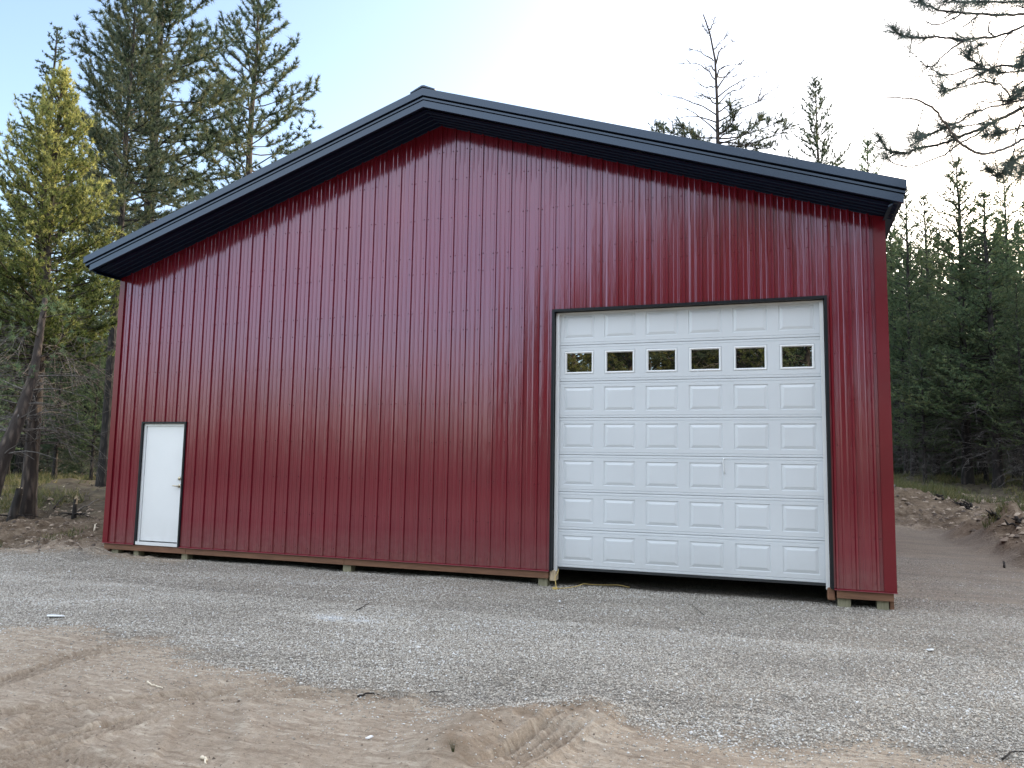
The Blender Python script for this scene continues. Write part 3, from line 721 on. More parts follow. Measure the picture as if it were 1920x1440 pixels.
# --- entry door
def rect_frame(mb, x0, x1, z0, z1, wd, y0, y1, bottom=False):
    mb.box(x0, x0 + wd, y0, y1, z0, z1); mb.box(x1 - wd, x1, y0, y1, z0, z1); mb.box(x0 + wd, x1 - wd, y0, y1, z1 - wd, z1)
    if bottom: mb.box(x0 + wd, x1 - wd, y0, y1, z0, z0 + wd)
mb = MB(); rect_frame(mb, D0, D1, -0.012, DT, 0.032, -0.028, 0.10); bpart(mb, 'door_trim', M_JAMB)
mb = MB(); mb.box(D0 + 0.080, D1 - 0.050, 0.030, 0.072, 0.052, DT - 0.055)
leaf = bpart(mb, 'entry_door', M_WHITE, bevel=0.004)
def sub(mb, name, mat, par, **k):
    o = mb.build(name, mat, par, **k); return o
mb = MB(); rect_frame(mb, D0 + 0.033, D1 - 0.033, 0.0, DT - 0.033, 0.040, 0.012, 0.098)
mb.box(D0 + 0.0735, D0 + 0.080, 0.046, 0.09, 0.05, DT - 0.075)
sub(mb, 'door_frame', M_WHITE, leaf)
mb = MB(); mb.box(D0 + 0.0735, D1 - 0.0735, 0.016, 0.10, 0.050, 0.0515); mb.box(D0 + 0.0740, D0 + 0.0795, 0.040, 0.044, 0.053, DT - 0.056); sub(mb, 'weather_strip', M_RUBBER, leaf)
mb = MB(); mb.box(D0 + 0.034, D1 - 0.034, -0.026, 0.011, -0.012, 0.040); mb.box(D0 + 0.0735, D1 - 0.0735, 0.0112, 0.10, -0.012, 0.036); sub(mb, 'threshold', M_WHITE, leaf)
mb = MB(); hx = D1 - 0.105
mb.tube([(hx, 0.0295, 0.985), (hx, 0.018, 0.985)], [0.030, 0.028], 20); mb.tube([(hx, 0.019, 0.985), (hx, -0.028, 0.985)], [0.012, 0.011], 14)
mb.tube([(hx + .008, -0.030, 0.985), (hx - 0.04, -0.034, 0.987), (hx - 0.085, -0.030, 0.990), (hx - 0.105, -0.026, 0.985)], [0.011, 0.0105, 0.009, 0.006], 12)
sub(mb, 'lever_handle', M_NICKEL, leaf, smooth=True)
mb = MB(); mb.tube([(hx, 0.0295, 1.11), (hx, 0.010, 1.11), (hx, 0.004, 1.11)], [0.032, 0.030, 0.022], 20); sub(mb, 'deadbolt', M_NICKEL, leaf, smooth=True)

# --- overhead garage door
mb = MB(); rect_frame(mb, G0, G1, -0.010, GT, 0.035, -0.030, 0.118); bpart(mb, 'garage_opening_trim', M_JAMB)
gd = empty('garage_door'); gd.parent = bld; gd.matrix_parent_inverse = Matrix.Translation(-Vector(bld.location))
S0, S1 = G0 + 0.043, G1 - 0.043
mb = MB()
mb.box(S0, S0 + 0.045, 0.052, 0.0995, -0.015, GT - 0.045); mb.box(S1 - 0.045, S1, 0.052, 0.0995, -0.03, GT - 0.045)
mb.box(S0 + 0.046, S1 - 0.046, 0.07, 0.0995, GT - 0.062, GT - 0.0405)
sub(mb, 'door_stop', M_WHITE, gd)
YD = 0.105; NSEC = 7; SH = 0.5175; ZB = 0.036
XA, XB = G0 + 0.046, G1 - 0.046
PW, GAPW = 0.435, 0.1445
marg = ((XB - XA) - 6 * PW - 5 * GAPW) / 2
def rings(mb, x0, x1, z0, z1, prof, cap=True):
    prev = None
    for ins, y in prof:
        cur = [(x0 + ins, y, z0 + ins), (x1 - ins, y, z0 + ins), (x1 - ins, y, z1 - ins), (x0 + ins, y, z1 - ins)]
        if prev:
            for k in range(4): mb.quad(prev[k], prev[(k + 1) % 4], cur[(k + 1) % 4], cur[k])
        prev = cur
    if cap: mb.quad(*prev)
for sct in range(NSEC):
    z0 = ZB + sct * SH; z1 = z0 + SH; mb = MB()
    pz0, pz1 = z0 + 0.098, z1 - 0.082
    win = sct == 5
    # horizontal strips with pressed lines
    def strip(zl):
        for (za, ya), (zb, yb) in zip(zl[:-1], zl[1:]): mb.quad((XA, ya, za), (XB, ya, za), (XB, yb, zb), (XA, yb, zb))
    strip([(z0, YD + .02), (z0 + .003, YD + .004), (z0 + .008, YD), (z0 + .030, YD), (z0 + .033, YD + .005), (z0 + .038, YD + .005), (z0 + .041, YD), (pz0, YD)])
    strip([(pz1, YD), (z1 - .044, YD), (z1 - .041, YD + .005), (z1 - .036, YD + .005), (z1 - .033, YD), (z1 - .010, YD), (z1 - .004, YD + .004), (z1, YD + .02)])
    xcur = XA
    for k in range(6):
        x0 = XA + marg + k * (PW + GAPW); x1 = x0 + PW
        mb.quad((xcur, YD, pz0), (x0, YD, pz0), (x0, YD, pz1), (xcur, YD, pz1)); xcur = x1
        if win:
            rings(mb, x0, x1, pz0, pz1, [(0, YD), (0.004, YD + .006), (0.010, YD + .006), (0.012, YD + .03)], cap=False)
            f = MB(); rings(f, x0 + 0.011, x1 - 0.011, pz0 + .011, pz1 - .011, [(0, YD + .012), (0.0, YD - .004), (0.010, YD - .007), (0.018, YD - .004), (0.021, YD + .004), (0.026, YD + .010), (0.026, YD + .026)], cap=False)
            sub(f, 'window_frame', M_WHITE, gd)
            g = MB(); g.box(x0 + 0.034, x1 - 0.034, YD + .018, YD + .024, pz0 + .034, pz1 - .034); sub(g, 'window_pane', M_GLASS, gd)
        else:
            rings(mb, x0, x1, pz0, pz1, [(0, YD), (0.005, YD + .009), (0.014, YD + .009), (0.050, YD - .001), (0.052, YD - .001)])
    mb.quad((xcur, YD, pz0), (XB, YD, pz0), (XB, YD, pz1), (xcur, YD, pz1))
    mb.box(XA, XB, YD + .035, YD + .045, z0, z1)
    sub(mb, 'door_section', M_GDOOR, gd)
mb = MB(); mb.box(XA, XB, YD - .004, YD + .04, ZB - 0.030, ZB - 0.0005); sub(mb, 'bottom_seal', M_RUBBER, gd)
px0 = XA + marg + 3 * (PW + GAPW) + PW + 0.005; zr = ZB + 3 * SH
mb = MB(); mb.tube([(px0 + .012, YD - .001, zr - .015), (px0 + .004, YD - .010, zr - .03), (px0 - .004, YD - .012, zr - .06), (px0 + .002, YD - .010, zr - .12), (px0 + .007, YD - .008, zr - .18), (px0 + .016, YD - .008, zr - .225)], [.0075] * 6, 8)
sub(mb, 'pull_cord', M_WHITE, gd, smooth=True)
bpy.context.view_layer.update()

# ------------------------------------------------------------------ trees
UP = np.array([0, 0, 1.0])
def unit(v): return v / (np.linalg.norm(v, axis=-1, keepdims=True) + 1e-9)

def needles(P, A, Sz, K, nl, nw, spread, seed, back=0.5, tint=None):
    """bundles of narrow leaf-sized triangles radiating from twig points"""
    r = np.random.default_rng(seed); n = len(P)
    d = unit(A[:, None, :] + spread * r.normal(0, 1, (n, K, 3)))
    L = nl * Sz[:, None] * r.uniform(0.6, 1.15, (n, K))
    o = P[:, None, :] - A[:, None, :] * (back * nl * r.random((n, K, 1)))
    wv = unit(np.cross(d, r.normal(0, 1, (n, K, 3)))) * (nw / 2)
    V = np.stack([o - wv, o + wv, o + d * L[..., None]], 2).reshape(-1, 3)
    F = np.arange(n * K * 3).reshape(-1, 3)
    t = r.random(n) if tint is None else tint
    T = np.repeat(np.clip(t[:, None] + r.normal(0, 0.12, (n, K)), 0, 1).ravel(), 3)
    return V, F, T

def make_tree(name, seed, H, tr, crown0, R, nb, el, bend, K=12, nl=0.16, nw=0.012, spread=0.6, tuft_sp=0.16, sub_sp=0.22, sub_len=0.4,
              nmat=None, bmat=None, dead=(0, 0, 0, 0), bare_above=None, gap=0.0, lean=(0, 0), top_sun=0.0, inner=0.3, sides=10, wob=0.012, flat=0.45, whorl=None):
    """tapered trunk, limbs with side branches, needle tufts on the outer shoots. returns (trunk mesh, crown mesh, dead mesh)"""
    r = np.random.default_rng(seed)
    bk = Bark(); dk = Bark()
    nz = 16; zz = np.linspace(0, 1, nz) ** 1.1
    px = np.cumsum(r.normal(0, wob, nz)) * H * 0.12 * zz + lean[0] * zz * H; py = np.cumsum(r.normal(0, wob, nz)) * H * 0.12 * zz + lean[1] * zz * H
    tp = np.stack([px, py, zz * H - 0.35 * (zz == 0)], -1)
    trd = tr * (1 - zz) ** 0.85 + 0.012; trd[0] *= 1.45; trd[1] *= 1.05
    bk.add(tp, trd, sides)
    def tpos(t): return np.array([np.interp(t, zz, tp[:, k]) for k in range(3)])
    TP, TA, TS = [], [], []
    for i in range(nb):
        f = (i + r.random()) / nb
        if whorl: f = np.clip((math.floor(f * whorl) + 0.5 + 0.18 * r.normal()) / whorl, 0.001, 0.995)
        t = crown0 + (1 - crown0) * f
        L = R(f) * r.uniform(0.72, 1.12)
        if L < 0.12: L = 0.12
        if r.random() < gap: continue
        az = i * 2.39996 + r.normal(0, 0.35)
        e = rad(el[0] + (el[1] - el[0]) * f + r.normal(0, 7))
        n = 6; s = np.linspace(0, 1, n)
        hd = np.array([math.cos(az), math.sin(az), 0.0]); sdv = np.array([-hd[1], hd[0], 0])
        bz = math.sin(e) * s * L + bend * L * (s ** 2.2) + r.normal(0, .02, n).cumsum() * L * 0.5
        br = math.cos(e) * s * L
        bs = r.normal(0, 0.035, n).cumsum() * L * s
        base = tpos(t)
        p = base + hd * br[:, None] + sdv * bs[:, None] + UP * bz[:, None]
        r0 = min(0.55 * np.interp(t, zz, trd), 0.008 + 0.009 * L)
        bk.add(p, r0 * (1 - s) ** 0.8 + 0.004, 4)
        bare = bare_above is not None and t > bare_above
        # side shoots
        ns = max(2, int(L * (1 - inner) / sub_sp))
        for k in range(ns):
            q = inner + (1 - inner) * (k + r.random()) / ns
            bp = np.array([np.interp(q, s, p[:, j]) for j in range(3)])
            dirb = unit(p[min(n - 1, int(q * (n - 1)) + 1)] - p[int(q * (n - 1)) if q < 0.999 else n - 2])
            sgn = 1 if k % 2 else -1
            dv = unit(dirb * r.uniform(0.4, 0.9) + sgn * sdv * r.uniform(0.5, 1.0) + UP * r.normal(0.12, flat))
            l2 = sub_len * (L * 0.35 + 0.22) * (1.15 - 0.6 * q) * r.uniform(0.6, 1.3) * 1.6
            m = 4; s2 = np.linspace(0, 1, m)
            sp_ = bp + dv * (s2 * l2)[:, None] + UP * ((bend * 0.8 + 0.06) * l2 * s2 ** 2)[:, None]
            bk.add(sp_, 0.0065 * (1 - s2) + 0.0025, 3)
            if bare:
                if r.random() < 0.7:
                    v2 = unit(dv + r.normal(0, .5, 3)); bk.add(np.stack([sp_[2], sp_[2] + v2 * l2 * .4]), np.array([.004, .002]), 3)
                continue
            nt_ = max(1, int(l2 / tuft_sp))
            for j in range(nt_ + 1):
                u_ = (j + 0.3 + 0.5 * r.random()) / (nt_ + 0.5); u_ = min(u_, 1.0)
                TP.append(bp + dv * l2 * u_ + UP * (bend * .8 + .06) * l2 * u_ ** 2 + r.normal(0, 0.02, 3)); TA.append(unit(dv + UP * 0.35 + r.normal(0, .25, 3))); TS.append(r.uniform(0.75, 1.2))
        if not bare:
            for q in np.arange(max(inner, 0.45), 1.001, max(0.08, tuft_sp / max(L, .2))):
                bp = np.array([np.interp(q, s, p[:, j]) for j in range(3)])
                TP.append(bp); TA.append(unit(p[-1] - p[-2] + UP * 0.2 * L / n)); TS.append(r.uniform(0.8, 1.2))
    if bare_above is None:
        for k in range(5):
            TP.append(tpos(1 - 0.012 * k)); TA.append(UP + r.normal(0, .1, 3)); TS.append(1.0)
    nd, z0d, z1d, ld = dead
    for i in range(nd):
        t = (z0d + (z1d - z0d) * r.random()) / H
        az = r.uniform(0, 2 * np.pi); L = ld * r.uniform(0.35, 1.15)
        n = 7; s = np.linspace(0, 1, n); hd = np.array([math.cos(az), math.sin(az), 0]); sdv = np.array([-hd[1], hd[0], 0])
        drop = r.uniform(-0.15, 0.75)
        p = tpos(t) + hd * (s * L)[:, None] + UP * ((0.22 * s - drop * s ** 2.2) * L)[:, None] + sdv * (r.normal(0, .07, n).cumsum() * L * s)[:, None]
        dk.add(p, 0.012 * (1 - s) * min(1, L) + 0.0035, 4)
        for k in range(int(3 + L * 5)):
            q = r.uniform(0.25, 1); bp = np.array([np.interp(q, s, p[:, j]) for j in range(3)])
            dv = unit(hd * r.uniform(.2, 1) + sdv * r.normal(0, .9) + UP * r.normal(-.25, .5)); l2 = L * r.uniform(.12, .4)
            s2 = np.linspace(0, 1, 5)
            sp_ = bp + dv * (s2 * l2)[:, None] + UP * (r.uniform(-.5, .2) * l2 * s2 ** 2)[:, None] + np.cross(dv, UP) * (r.normal(0, .25) * l2 * s2 ** 2)[:, None]
            dk.add(sp_, 0.005 * (1 - s2) + 0.0022, 3)
    TP = np.array(TP) if TP else np.zeros((1, 3)); TA = np.array(TA) if TA is not None and len(TA) else np.array([[0, 0, 1.0]]); TS = np.array(TS) if len(TS) else np.ones(1)
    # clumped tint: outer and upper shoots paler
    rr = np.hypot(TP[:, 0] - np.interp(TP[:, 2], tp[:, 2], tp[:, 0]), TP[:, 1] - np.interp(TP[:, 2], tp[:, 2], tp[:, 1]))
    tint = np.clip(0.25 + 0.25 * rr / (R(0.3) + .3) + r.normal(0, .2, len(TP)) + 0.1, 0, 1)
    tint = np.clip(tint + top_sun * (TP[:, 2] / H - 0.60), 0, 1)   # sunlight painted in as yellower needles towards the top
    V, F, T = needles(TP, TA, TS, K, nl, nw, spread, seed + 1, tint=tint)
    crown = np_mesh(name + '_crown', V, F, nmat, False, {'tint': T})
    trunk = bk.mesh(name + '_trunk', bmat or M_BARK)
    deadm = dk.mesh(name + '_dead', M_DEAD) if nd else None
    return trunk, crown, deadm, H

def put_tree(proto, x, y, H=None, rz=0.0, name='pine_tree', label=None, group=None, cat='tree', zoff=0.0, xy=1.0):
    trunk, crown, deadm, H0 = proto
    s = (H / H0) if H else 1.0
    r = empty(name, (x, y, hz(x, y) + zoff)); r.rotation_euler.z = rz
    for nm, me in (('trunk', trunk), ('crown', crown), ('dead_branches', deadm)):
        if me is None: continue
        o = bpy.data.objects.new(nm, me); o.scale = (s * xy, s * xy, s); link(o, r)
    return tag(r, label, cat, group)

def spot(u, v, d):
    p = at_depth(u, v, d); return p[0], p[1]
def top_h(x, y, vtop):
    lo, hi = 0.0, 60.0
    for _ in range(40):
        m = (lo + hi) / 2
        if proj((x, y, m))[1] > vtop: lo = m
        else: hi = m
    return lo - hz(x, y)

cone = lambda a, b, p=1.0: (lambda f: a * (1 - f) ** p + b)
def bulge(a, lo=0.5): return lambda f: a * (lo + (1 - lo) * math.sin(math.pi * min(1, (f + 0.15) / 0.8) * 0.5)) * (1 - f ** 2.2) + 0.2

P_POND = make_tree('tall_pine', 21, 19, 0.24, 0.34, lambda f: 3.2 * (1 - f ** 1.8) * (0.65 + 0.35 * min(1, f * 4)) + 0.3, 135, (-8, 42), 0.20, K=30, nl=0.20, nw=0.024, spread=0.62, tuft_sp=0.15, sub_sp=0.19, nmat=M_NPINE, bmat=M_BARKD, inner=0.28, dead=(26, 4, 8.5, 1.6), flat=0.4)
P_POND2 = make_tree('open_pine', 22, 21, 0.22, 0.42, lambda f: 2.9 * (1 - f ** 1.8) * (0.7 + 0.3 * min(1, f * 3)) + 0.3, 110, (0, 50), 0.24, K=30, nl=0.21, nw=0.026, spread=0.62, tuft_sp=0.17, sub_sp=0.23, nmat=M_NPINE, bmat=M_BARK, inner=0.38, gap=0.05, flat=0.4, whorl=24)
P_FIR = make_tree('fir', 23, 16, 0.2, 0.12, cone(2.7, 0.14, 0.85), 150, (-12, 38), -0.10, K=16, nl=0.09, nw=0.026, spread=0.8, tuft_sp=0.085, sub_sp=0.14, nmat=M_NFIR, bmat=M_BARKD, inner=0.2, dead=(30, 1, 4, 1.5), flat=0.25, sub_len=0.42)
P_YOUNG = make_tree('golden_pine', 24, 9.4, 0.165, 0.34, lambda f: 2.25 * (1 - f) ** 0.8 * (0.8 + 0.2 * min(1, f * 4)) + 0.14, 170, (2, 52), 0.22, K=22, nl=0.10, nw=0.017, spread=0.75, tuft_sp=0.08, sub_sp=0.125, nmat=M_NGOLD, bmat=M_BARK, top_sun=1.2, inner=0.2, dead=(110, 1.5, 4.4, 1.8), flat=0.4, whorl=30)
P_LODGE = make_tree('lodgepole', 25, 12, 0.13, 0.26, lambda f: 1.75 * (1 - f) ** 0.8 * (0.75 + 0.25 * min(1, f * 4)) + 0.13, 130, (-4, 42), 0.20, K=18, nl=0.085, nw=0.022, spread=0.6, tuft_sp=0.085, sub_sp=0.16, nmat=M_NLODGE, bmat=M_BARKD, inner=0.22, dead=(60, 0.8, 4.2, 1.2), flat=0.45, whorl=26)
P_LODGE2 = make_tree('lodgepole_b', 26, 11, 0.12, 0.20, lambda f: 2.1 * (1 - f) ** 0.85 + 0.11, 150, (-6, 42), 0.20, K=18, nl=0.085, nw=0.022, spread=0.6, tuft_sp=0.085, sub_sp=0.16, nmat=M_NLODGE, bmat=M_BARKD, inner=0.18, dead=(70, 0.6, 3.6, 1.4), flat=0.45, whorl=24)
P_DENSE = make_tree('dense_pine', 27, 13, 0.15, 0.16, lambda f: 2.4 * (1 - f ** 1.3) * (0.75 + 0.25 * min(1, f * 4)) + 0.18, 130, (-10, 50), 0.18, K=20, nl=0.14, nw=0.040, spread=0.8, tuft_sp=0.13, sub_sp=0.17, nmat=M_NFIR, bmat=M_BARKD, inner=0.18, dead=(70, 0.7, 4.0, 1.7), flat=0.5)
P_BUSH = make_tree('sapling', 41, 4, 0.05, 0.03, lambda f: 1.3 * (1 - f) ** 0.8 + 0.12, 70, (-5, 50), 0.2, K=20, nl=0.12, nw=0.035, spread=0.85, tuft_sp=0.11, sub_sp=0.15, nmat=M_NFIR, bmat=M_BARKD, inner=0.1, flat=0.5)
P_TOP = make_tree('roof_pine', 28, 17.5, 0.17, 0.50, lambda f: 2.3 * (1 - f) ** 0.8 + 0.22, 76, (6, 55), 0.22, K=24, nl=0.15, nw=0.024, spread=0.65, tuft_sp=0.12, sub_sp=0.18, nmat=M_NPINE, bmat=M_BARK, inner=0.35, flat=0.4, whorl=19)
placed = {'n': 0}
def tree_at(proto, u, vb, d, vtop, label, group=None, name='pine_tree', xy=1.0, rz=None):
    x, y = spot(u, vb, d); placed['n'] += 1
    return put_tree(proto, x, y, top_h(x, y, vtop), (placed['n'] * 2.1) % 6.28 if rz is None else rz, name, label, group, xy=xy)

# left of the building
tree_at(P_YOUNG, 52, 945, 17.0, 145, 'sunlit golden young pine with bare grey lower twigs, left of building', rz=0.6, xy=0.88)
tree_at(P_FIR, 38, 920, 27.0, 50, 'dark narrow fir with spiky top, behind the golden young pine', name='fir_tree')
tree_at(P_POND, 247, 910, 26.0, -170, 'tallest dark pine with thick straight trunk, rising just left of roof eave', rz=1.0)
tree_at(P_POND, 192, 922, 22.0, -40, 'dark trunked pine standing right beside the building left corner', rz=3.4, xy=0.75)
tree_at(P_POND2, 430, 905, 34.0, -40, 'sunlit open crowned pine rising behind the left roof slope', rz=2.2, xy=1.15)
tree_at(P_TOP, 549, 900, 37.0, 272, 'small pine tip just showing over the left roof slope')
tree_at(P_FIR, -75, 930, 21.0, 330, 'dark fir at the left picture edge, behind the leaning trunk', name='fir_tree')
def leaning():
    bk = Bark(); dk = Bark(); r = np.random.default_rng(5)
    a = at_depth(-45, 960, 14.0); b = at_depth(-5, 880, 14.2); c = at_depth(30, 800, 14.5); e = at_depth(64, 700, 15.0); g = at_depth(85, 560, 15.6)
    a[2] = hz(a[0], a[1]) - 0.25
    P = np.array([a, b, c, e, g]); t = np.linspace(0, 4, 16); p = np.stack([np.interp(t, range(5), P[:, k]) for k in range(3)], -1)
    o0 = np.array([a[0], a[1], hz(a[0], a[1])]); p -= o0
    bk.add(p, np.linspace(0.19, 0.05, 16), 12)
    TP, TA = [], []
    for i in range(30):
        q = r.uniform(0.35, 1); bp = p[int(q * 15)]; az = r.uniform(0, 6.28); L = r.uniform(.4, 1.5)
        s = np.linspace(0, 1, 6); hd = np.array([math.cos(az), math.sin(az), 0])
        bb = bp + hd * (s * L)[:, None] + UP * ((.25 * s - .5 * r.random() * s ** 2) * L)[:, None] + r.normal(0, .03, (6, 3)).cumsum(0) * s[:, None]
        if q < 0.75: dk.add(bb, .011 * (1 - s) + .003, 4)
        else:
            bk.add(bb, .011 * (1 - s) + .003, 4)
            for _ in range(14): TP.append(bb[r.integers(2, 6)] + r.normal(0, .15, 3)); TA.append(unit(hd + UP * .4 + r.normal(0, .5, 3)))
    V, F, T = needles(np.array(TP), np.array(TA), np.ones(len(TP)), 14, .11, .014, .7, 77)
    ro = empty('pine_tree', o0)
    for nm, m_ in (('trunk', bk.mesh('leaning_trunk', M_BARK)), ('dead_branches', dk.mesh('leaning_dead', M_DEAD)), ('crown', np_mesh('leaning_crown', V, F, M_NLODGE, False, {'tint': T}))):
        link(bpy.data.objects.new(nm, m_), ro)
    tag(ro, 'leaning reddish brown pine trunk cut by the left picture edge', 'tree')
leaning()
GL = 'shaded pines filling the wood left of the building'
for i, (u, vb, d, vt, pr) in enumerate([(100, 915, 25, 560, P_DENSE), (150, 910, 28, 500, P_DENSE), (10, 915, 26, 480, P_LODGE), (215, 900, 31, 470, P_DENSE), (-30, 910, 30, 430, P_DENSE),
        (70, 905, 33, 520, P_LODGE2), (130, 905, 36, 560, P_DENSE), (180, 900, 40, 540, P_DENSE), (250, 900, 36, 540, P_LODGE), (300, 900, 30, 560, P_DENSE), (20, 900, 42, 500, P_DENSE),
        (-120, 905, 34, 380, P_DENSE), (100, 900, 47, 540, P_DENSE), (170, 905, 25, 640, P_LODGE2), (40, 900, 52, 520, P_DENSE), (220, 900, 50, 520, P_DENSE), (-60, 900, 48, 450, P_DENSE), (340, 900, 44, 520, P_DENSE), (-200, 900, 28, 300, P_FIR),
        (140, 900, 60, 540, P_DENSE), (60, 900, 64, 540, P_DENSE), (200, 900, 66, 540, P_DENSE), (0, 900, 66, 520, P_DENSE), (-150, 900, 60, 480, P_DENSE)]):
    tree_at(pr, u, vb, d, vt, 'shaded dark pine deep in the wood left of the red building', GL)

for i, (u, d, vt) in enumerate([(20, 27, 800), (85, 29, 790), (150, 27, 810), (205, 30, 780), (110, 34, 800), (40, 36, 790), (175, 36, 800), (-30, 30, 780), (240, 33, 790), (70, 42, 800), (135, 44, 790), (0, 42, 790), (200, 44, 790), (-60, 36, 770), (15, 32, 830), (125, 31, 830)]):
    tree_at(P_BUSH, u, 915, d, vt, 'dark bushy sapling under the pines left of the red building', 'saplings under the left wood', name='sapling')
# behind the roof
def dead_top():
    Z = lambda pts: [(1200 + x / 2.667, y / 2.667) for x, y in pts]
    r = np.random.default_rng(61); D = 30.0
    x0, y0 = spot(1352, 885, D); o0 = np.array([x0, y0, hz(x0, y0)])
    bk = Bark(); dk = Bark(); TP, TA = [], []
    def W(pts, dd=0.0):
        k = len(pts); return np.array([at_depth(u, v, D + dd * i / max(1, k - 1)) for i, (u, v) in enumerate(Z(pts))]) - o0
    tr = W([(390, 760), (388, 640), (385, 500), (376, 300), (350, 170), (330, 110), (316, 72)])
    tr = np.vstack([[0, 0, -.3], [0.02, 0, 4], [0, .03, 8], tr])
    t = np.linspace(0, len(tr) - 1, 28); p = np.stack([np.interp(t, range(len(tr)), tr[:, q]) for q in range(3)], -1)
    bk.add(p, 0.17 * np.clip(1 - p[:, 2] / p[-1, 2], 0, 1) ** .9 + .022, 10)
    dead = [[(385, 575), (300, 520), (180, 482), (108, 478)], [(387, 620), (300, 578), (230, 585), (160, 607)], [(388, 660), (330, 610), (250, 550), (195, 533)], [(385, 490), (460, 425), (540, 393), (635, 370)],
            [(384, 445), (430, 380), (490, 328), (560, 300)], [(380, 400), (400, 345), (470, 320), (500, 325)], [(388, 610), (480, 550), (600, 500), (715, 478)], [(600, 500), (640, 465), (682, 438)], [(590, 505), (598, 470), (612, 440)],
            [(378, 320), (400, 260), (430, 225), (462, 208)], [(370, 250), (395, 212), (442, 168)], [(380, 405), (340, 350), (290, 322), (222, 317)], [(372, 305), (320, 270), (242, 245)], [(385, 490), (340, 487), (280, 465)], [(384, 520), (330, 480), (290, 500)],
            [(345, 150), (362, 120), (366, 92)], [(352, 175), (330, 150), (310, 125)], [(376, 350), (350, 330), (300, 345)], [(382, 430), (330, 440), (275, 400)], [(386, 560), (430, 530), (500, 490), (548, 488)], [(380, 380), (420, 390), (480, 375)], [(386, 530), (440, 470), (520, 440), (516, 380)], [(388, 650), (440, 600), (500, 570)]]
    for pts in dead:
        q = W(pts, r.uniform(-1.4, 1.4)); t = np.linspace(0, len(q) - 1, 8); b = np.stack([np.interp(t, range(len(q)), q[:, c]) for c in range(3)], -1)
        b += r.normal(0, .02, b.shape); dk.add(b, .028 * (1 - np.linspace(0, 1, 8)) + .008, 4)
        for _ in range(9):
            k = r.integers(2, 8); ax = unit(b[-1] - b[0]); dv = unit(ax + r.normal(0, .6, 3)); l = r.uniform(.2, .7)
            s_ = np.linspace(0, 1, 4); dk.add(b[k] + dv * (s_ * l)[:, None] + UP * (.15 * l * s_ ** 2)[:, None], .008 * (1 - s_) + .005, 3)
    green = [[(388, 695), (470, 690), (570, 660), (650, 630), (745, 590)], [(390, 710), (480, 715), (600, 745), (690, 738)], [(388, 690), (300, 690), (250, 665), (200, 628)], [(388, 740), (280, 705), (180, 672), (60, 650)], [(388, 680), (440, 640), (480, 590), (440, 520)],
             [(390, 720), (500, 690), (590, 610), (600, 600)], [(390, 730), (520, 730), (660, 680), (740, 640)], [(388, 700), (420, 670), (490, 650)], [(388, 735), (330, 720), (270, 700)], [(390, 745), (450, 735), (560, 770)]]
    for pts in green:
        q = W(pts, r.uniform(-1.6, 1.6)); t = np.linspace(0, len(q) - 1, 8); b = np.stack([np.interp(t, range(len(q)), q[:, c]) for c in range(3)], -1)
        bk.add(b, .03 * (1 - np.linspace(0, 1, 8)) + .008, 4)
        for i in range(46):
            f = r.uniform(2.2, 7); k = int(f); a = b[min(6, k)] + (b[min(7, k + 1)] - b[min(6, k)]) * (f - k)
            dv = unit(unit(b[-1] - b[0]) * .5 + UP * .5 + r.normal(0, .55, 3)); l = r.uniform(.1, .55)
            bk.add(np.stack([a, a + dv * l * .5, a + dv * l]), np.array([.008, .006, .004]), 3)
            for g in (.55, .8, 1.0): TP.append(a + dv * l * g); TA.append(dv)
    V, F, T = needles(np.array(TP), np.array(TA), np.ones(len(TP)), 13, .15, .017, .55, 62)
    ro = empty('pine_tree', o0)
    for nm, m_ in (('trunk', bk.mesh('dead_top_trunk', M_BARK)), ('dead_branches', dk.mesh('dead_top_limbs', M_DEAD)), ('crown', np_mesh('dead_top_crown', V, F, M_NPINE, False, {'tint': T}))):
        link(bpy.data.objects.new(nm, m_), ro)
    tag(ro, 'bare topped dead pine with few green lower boughs, above right roof slope', 'tree')
dead_top()
tree_at(P_TOP, 1551, 880, 32.0, 155, 'green open pine above the right roof slope, right of the bare topped pine', rz=1.1)
tree_at(P_LODGE, 1640, 880, 34.0, 265, 'thin small pine tip above the right roof end', rz=0.4)
tree_at(P_TOP, 1238, 880, 34.0, 236, 'low pine tip barely showing above the right roof slope, left of bare pine')
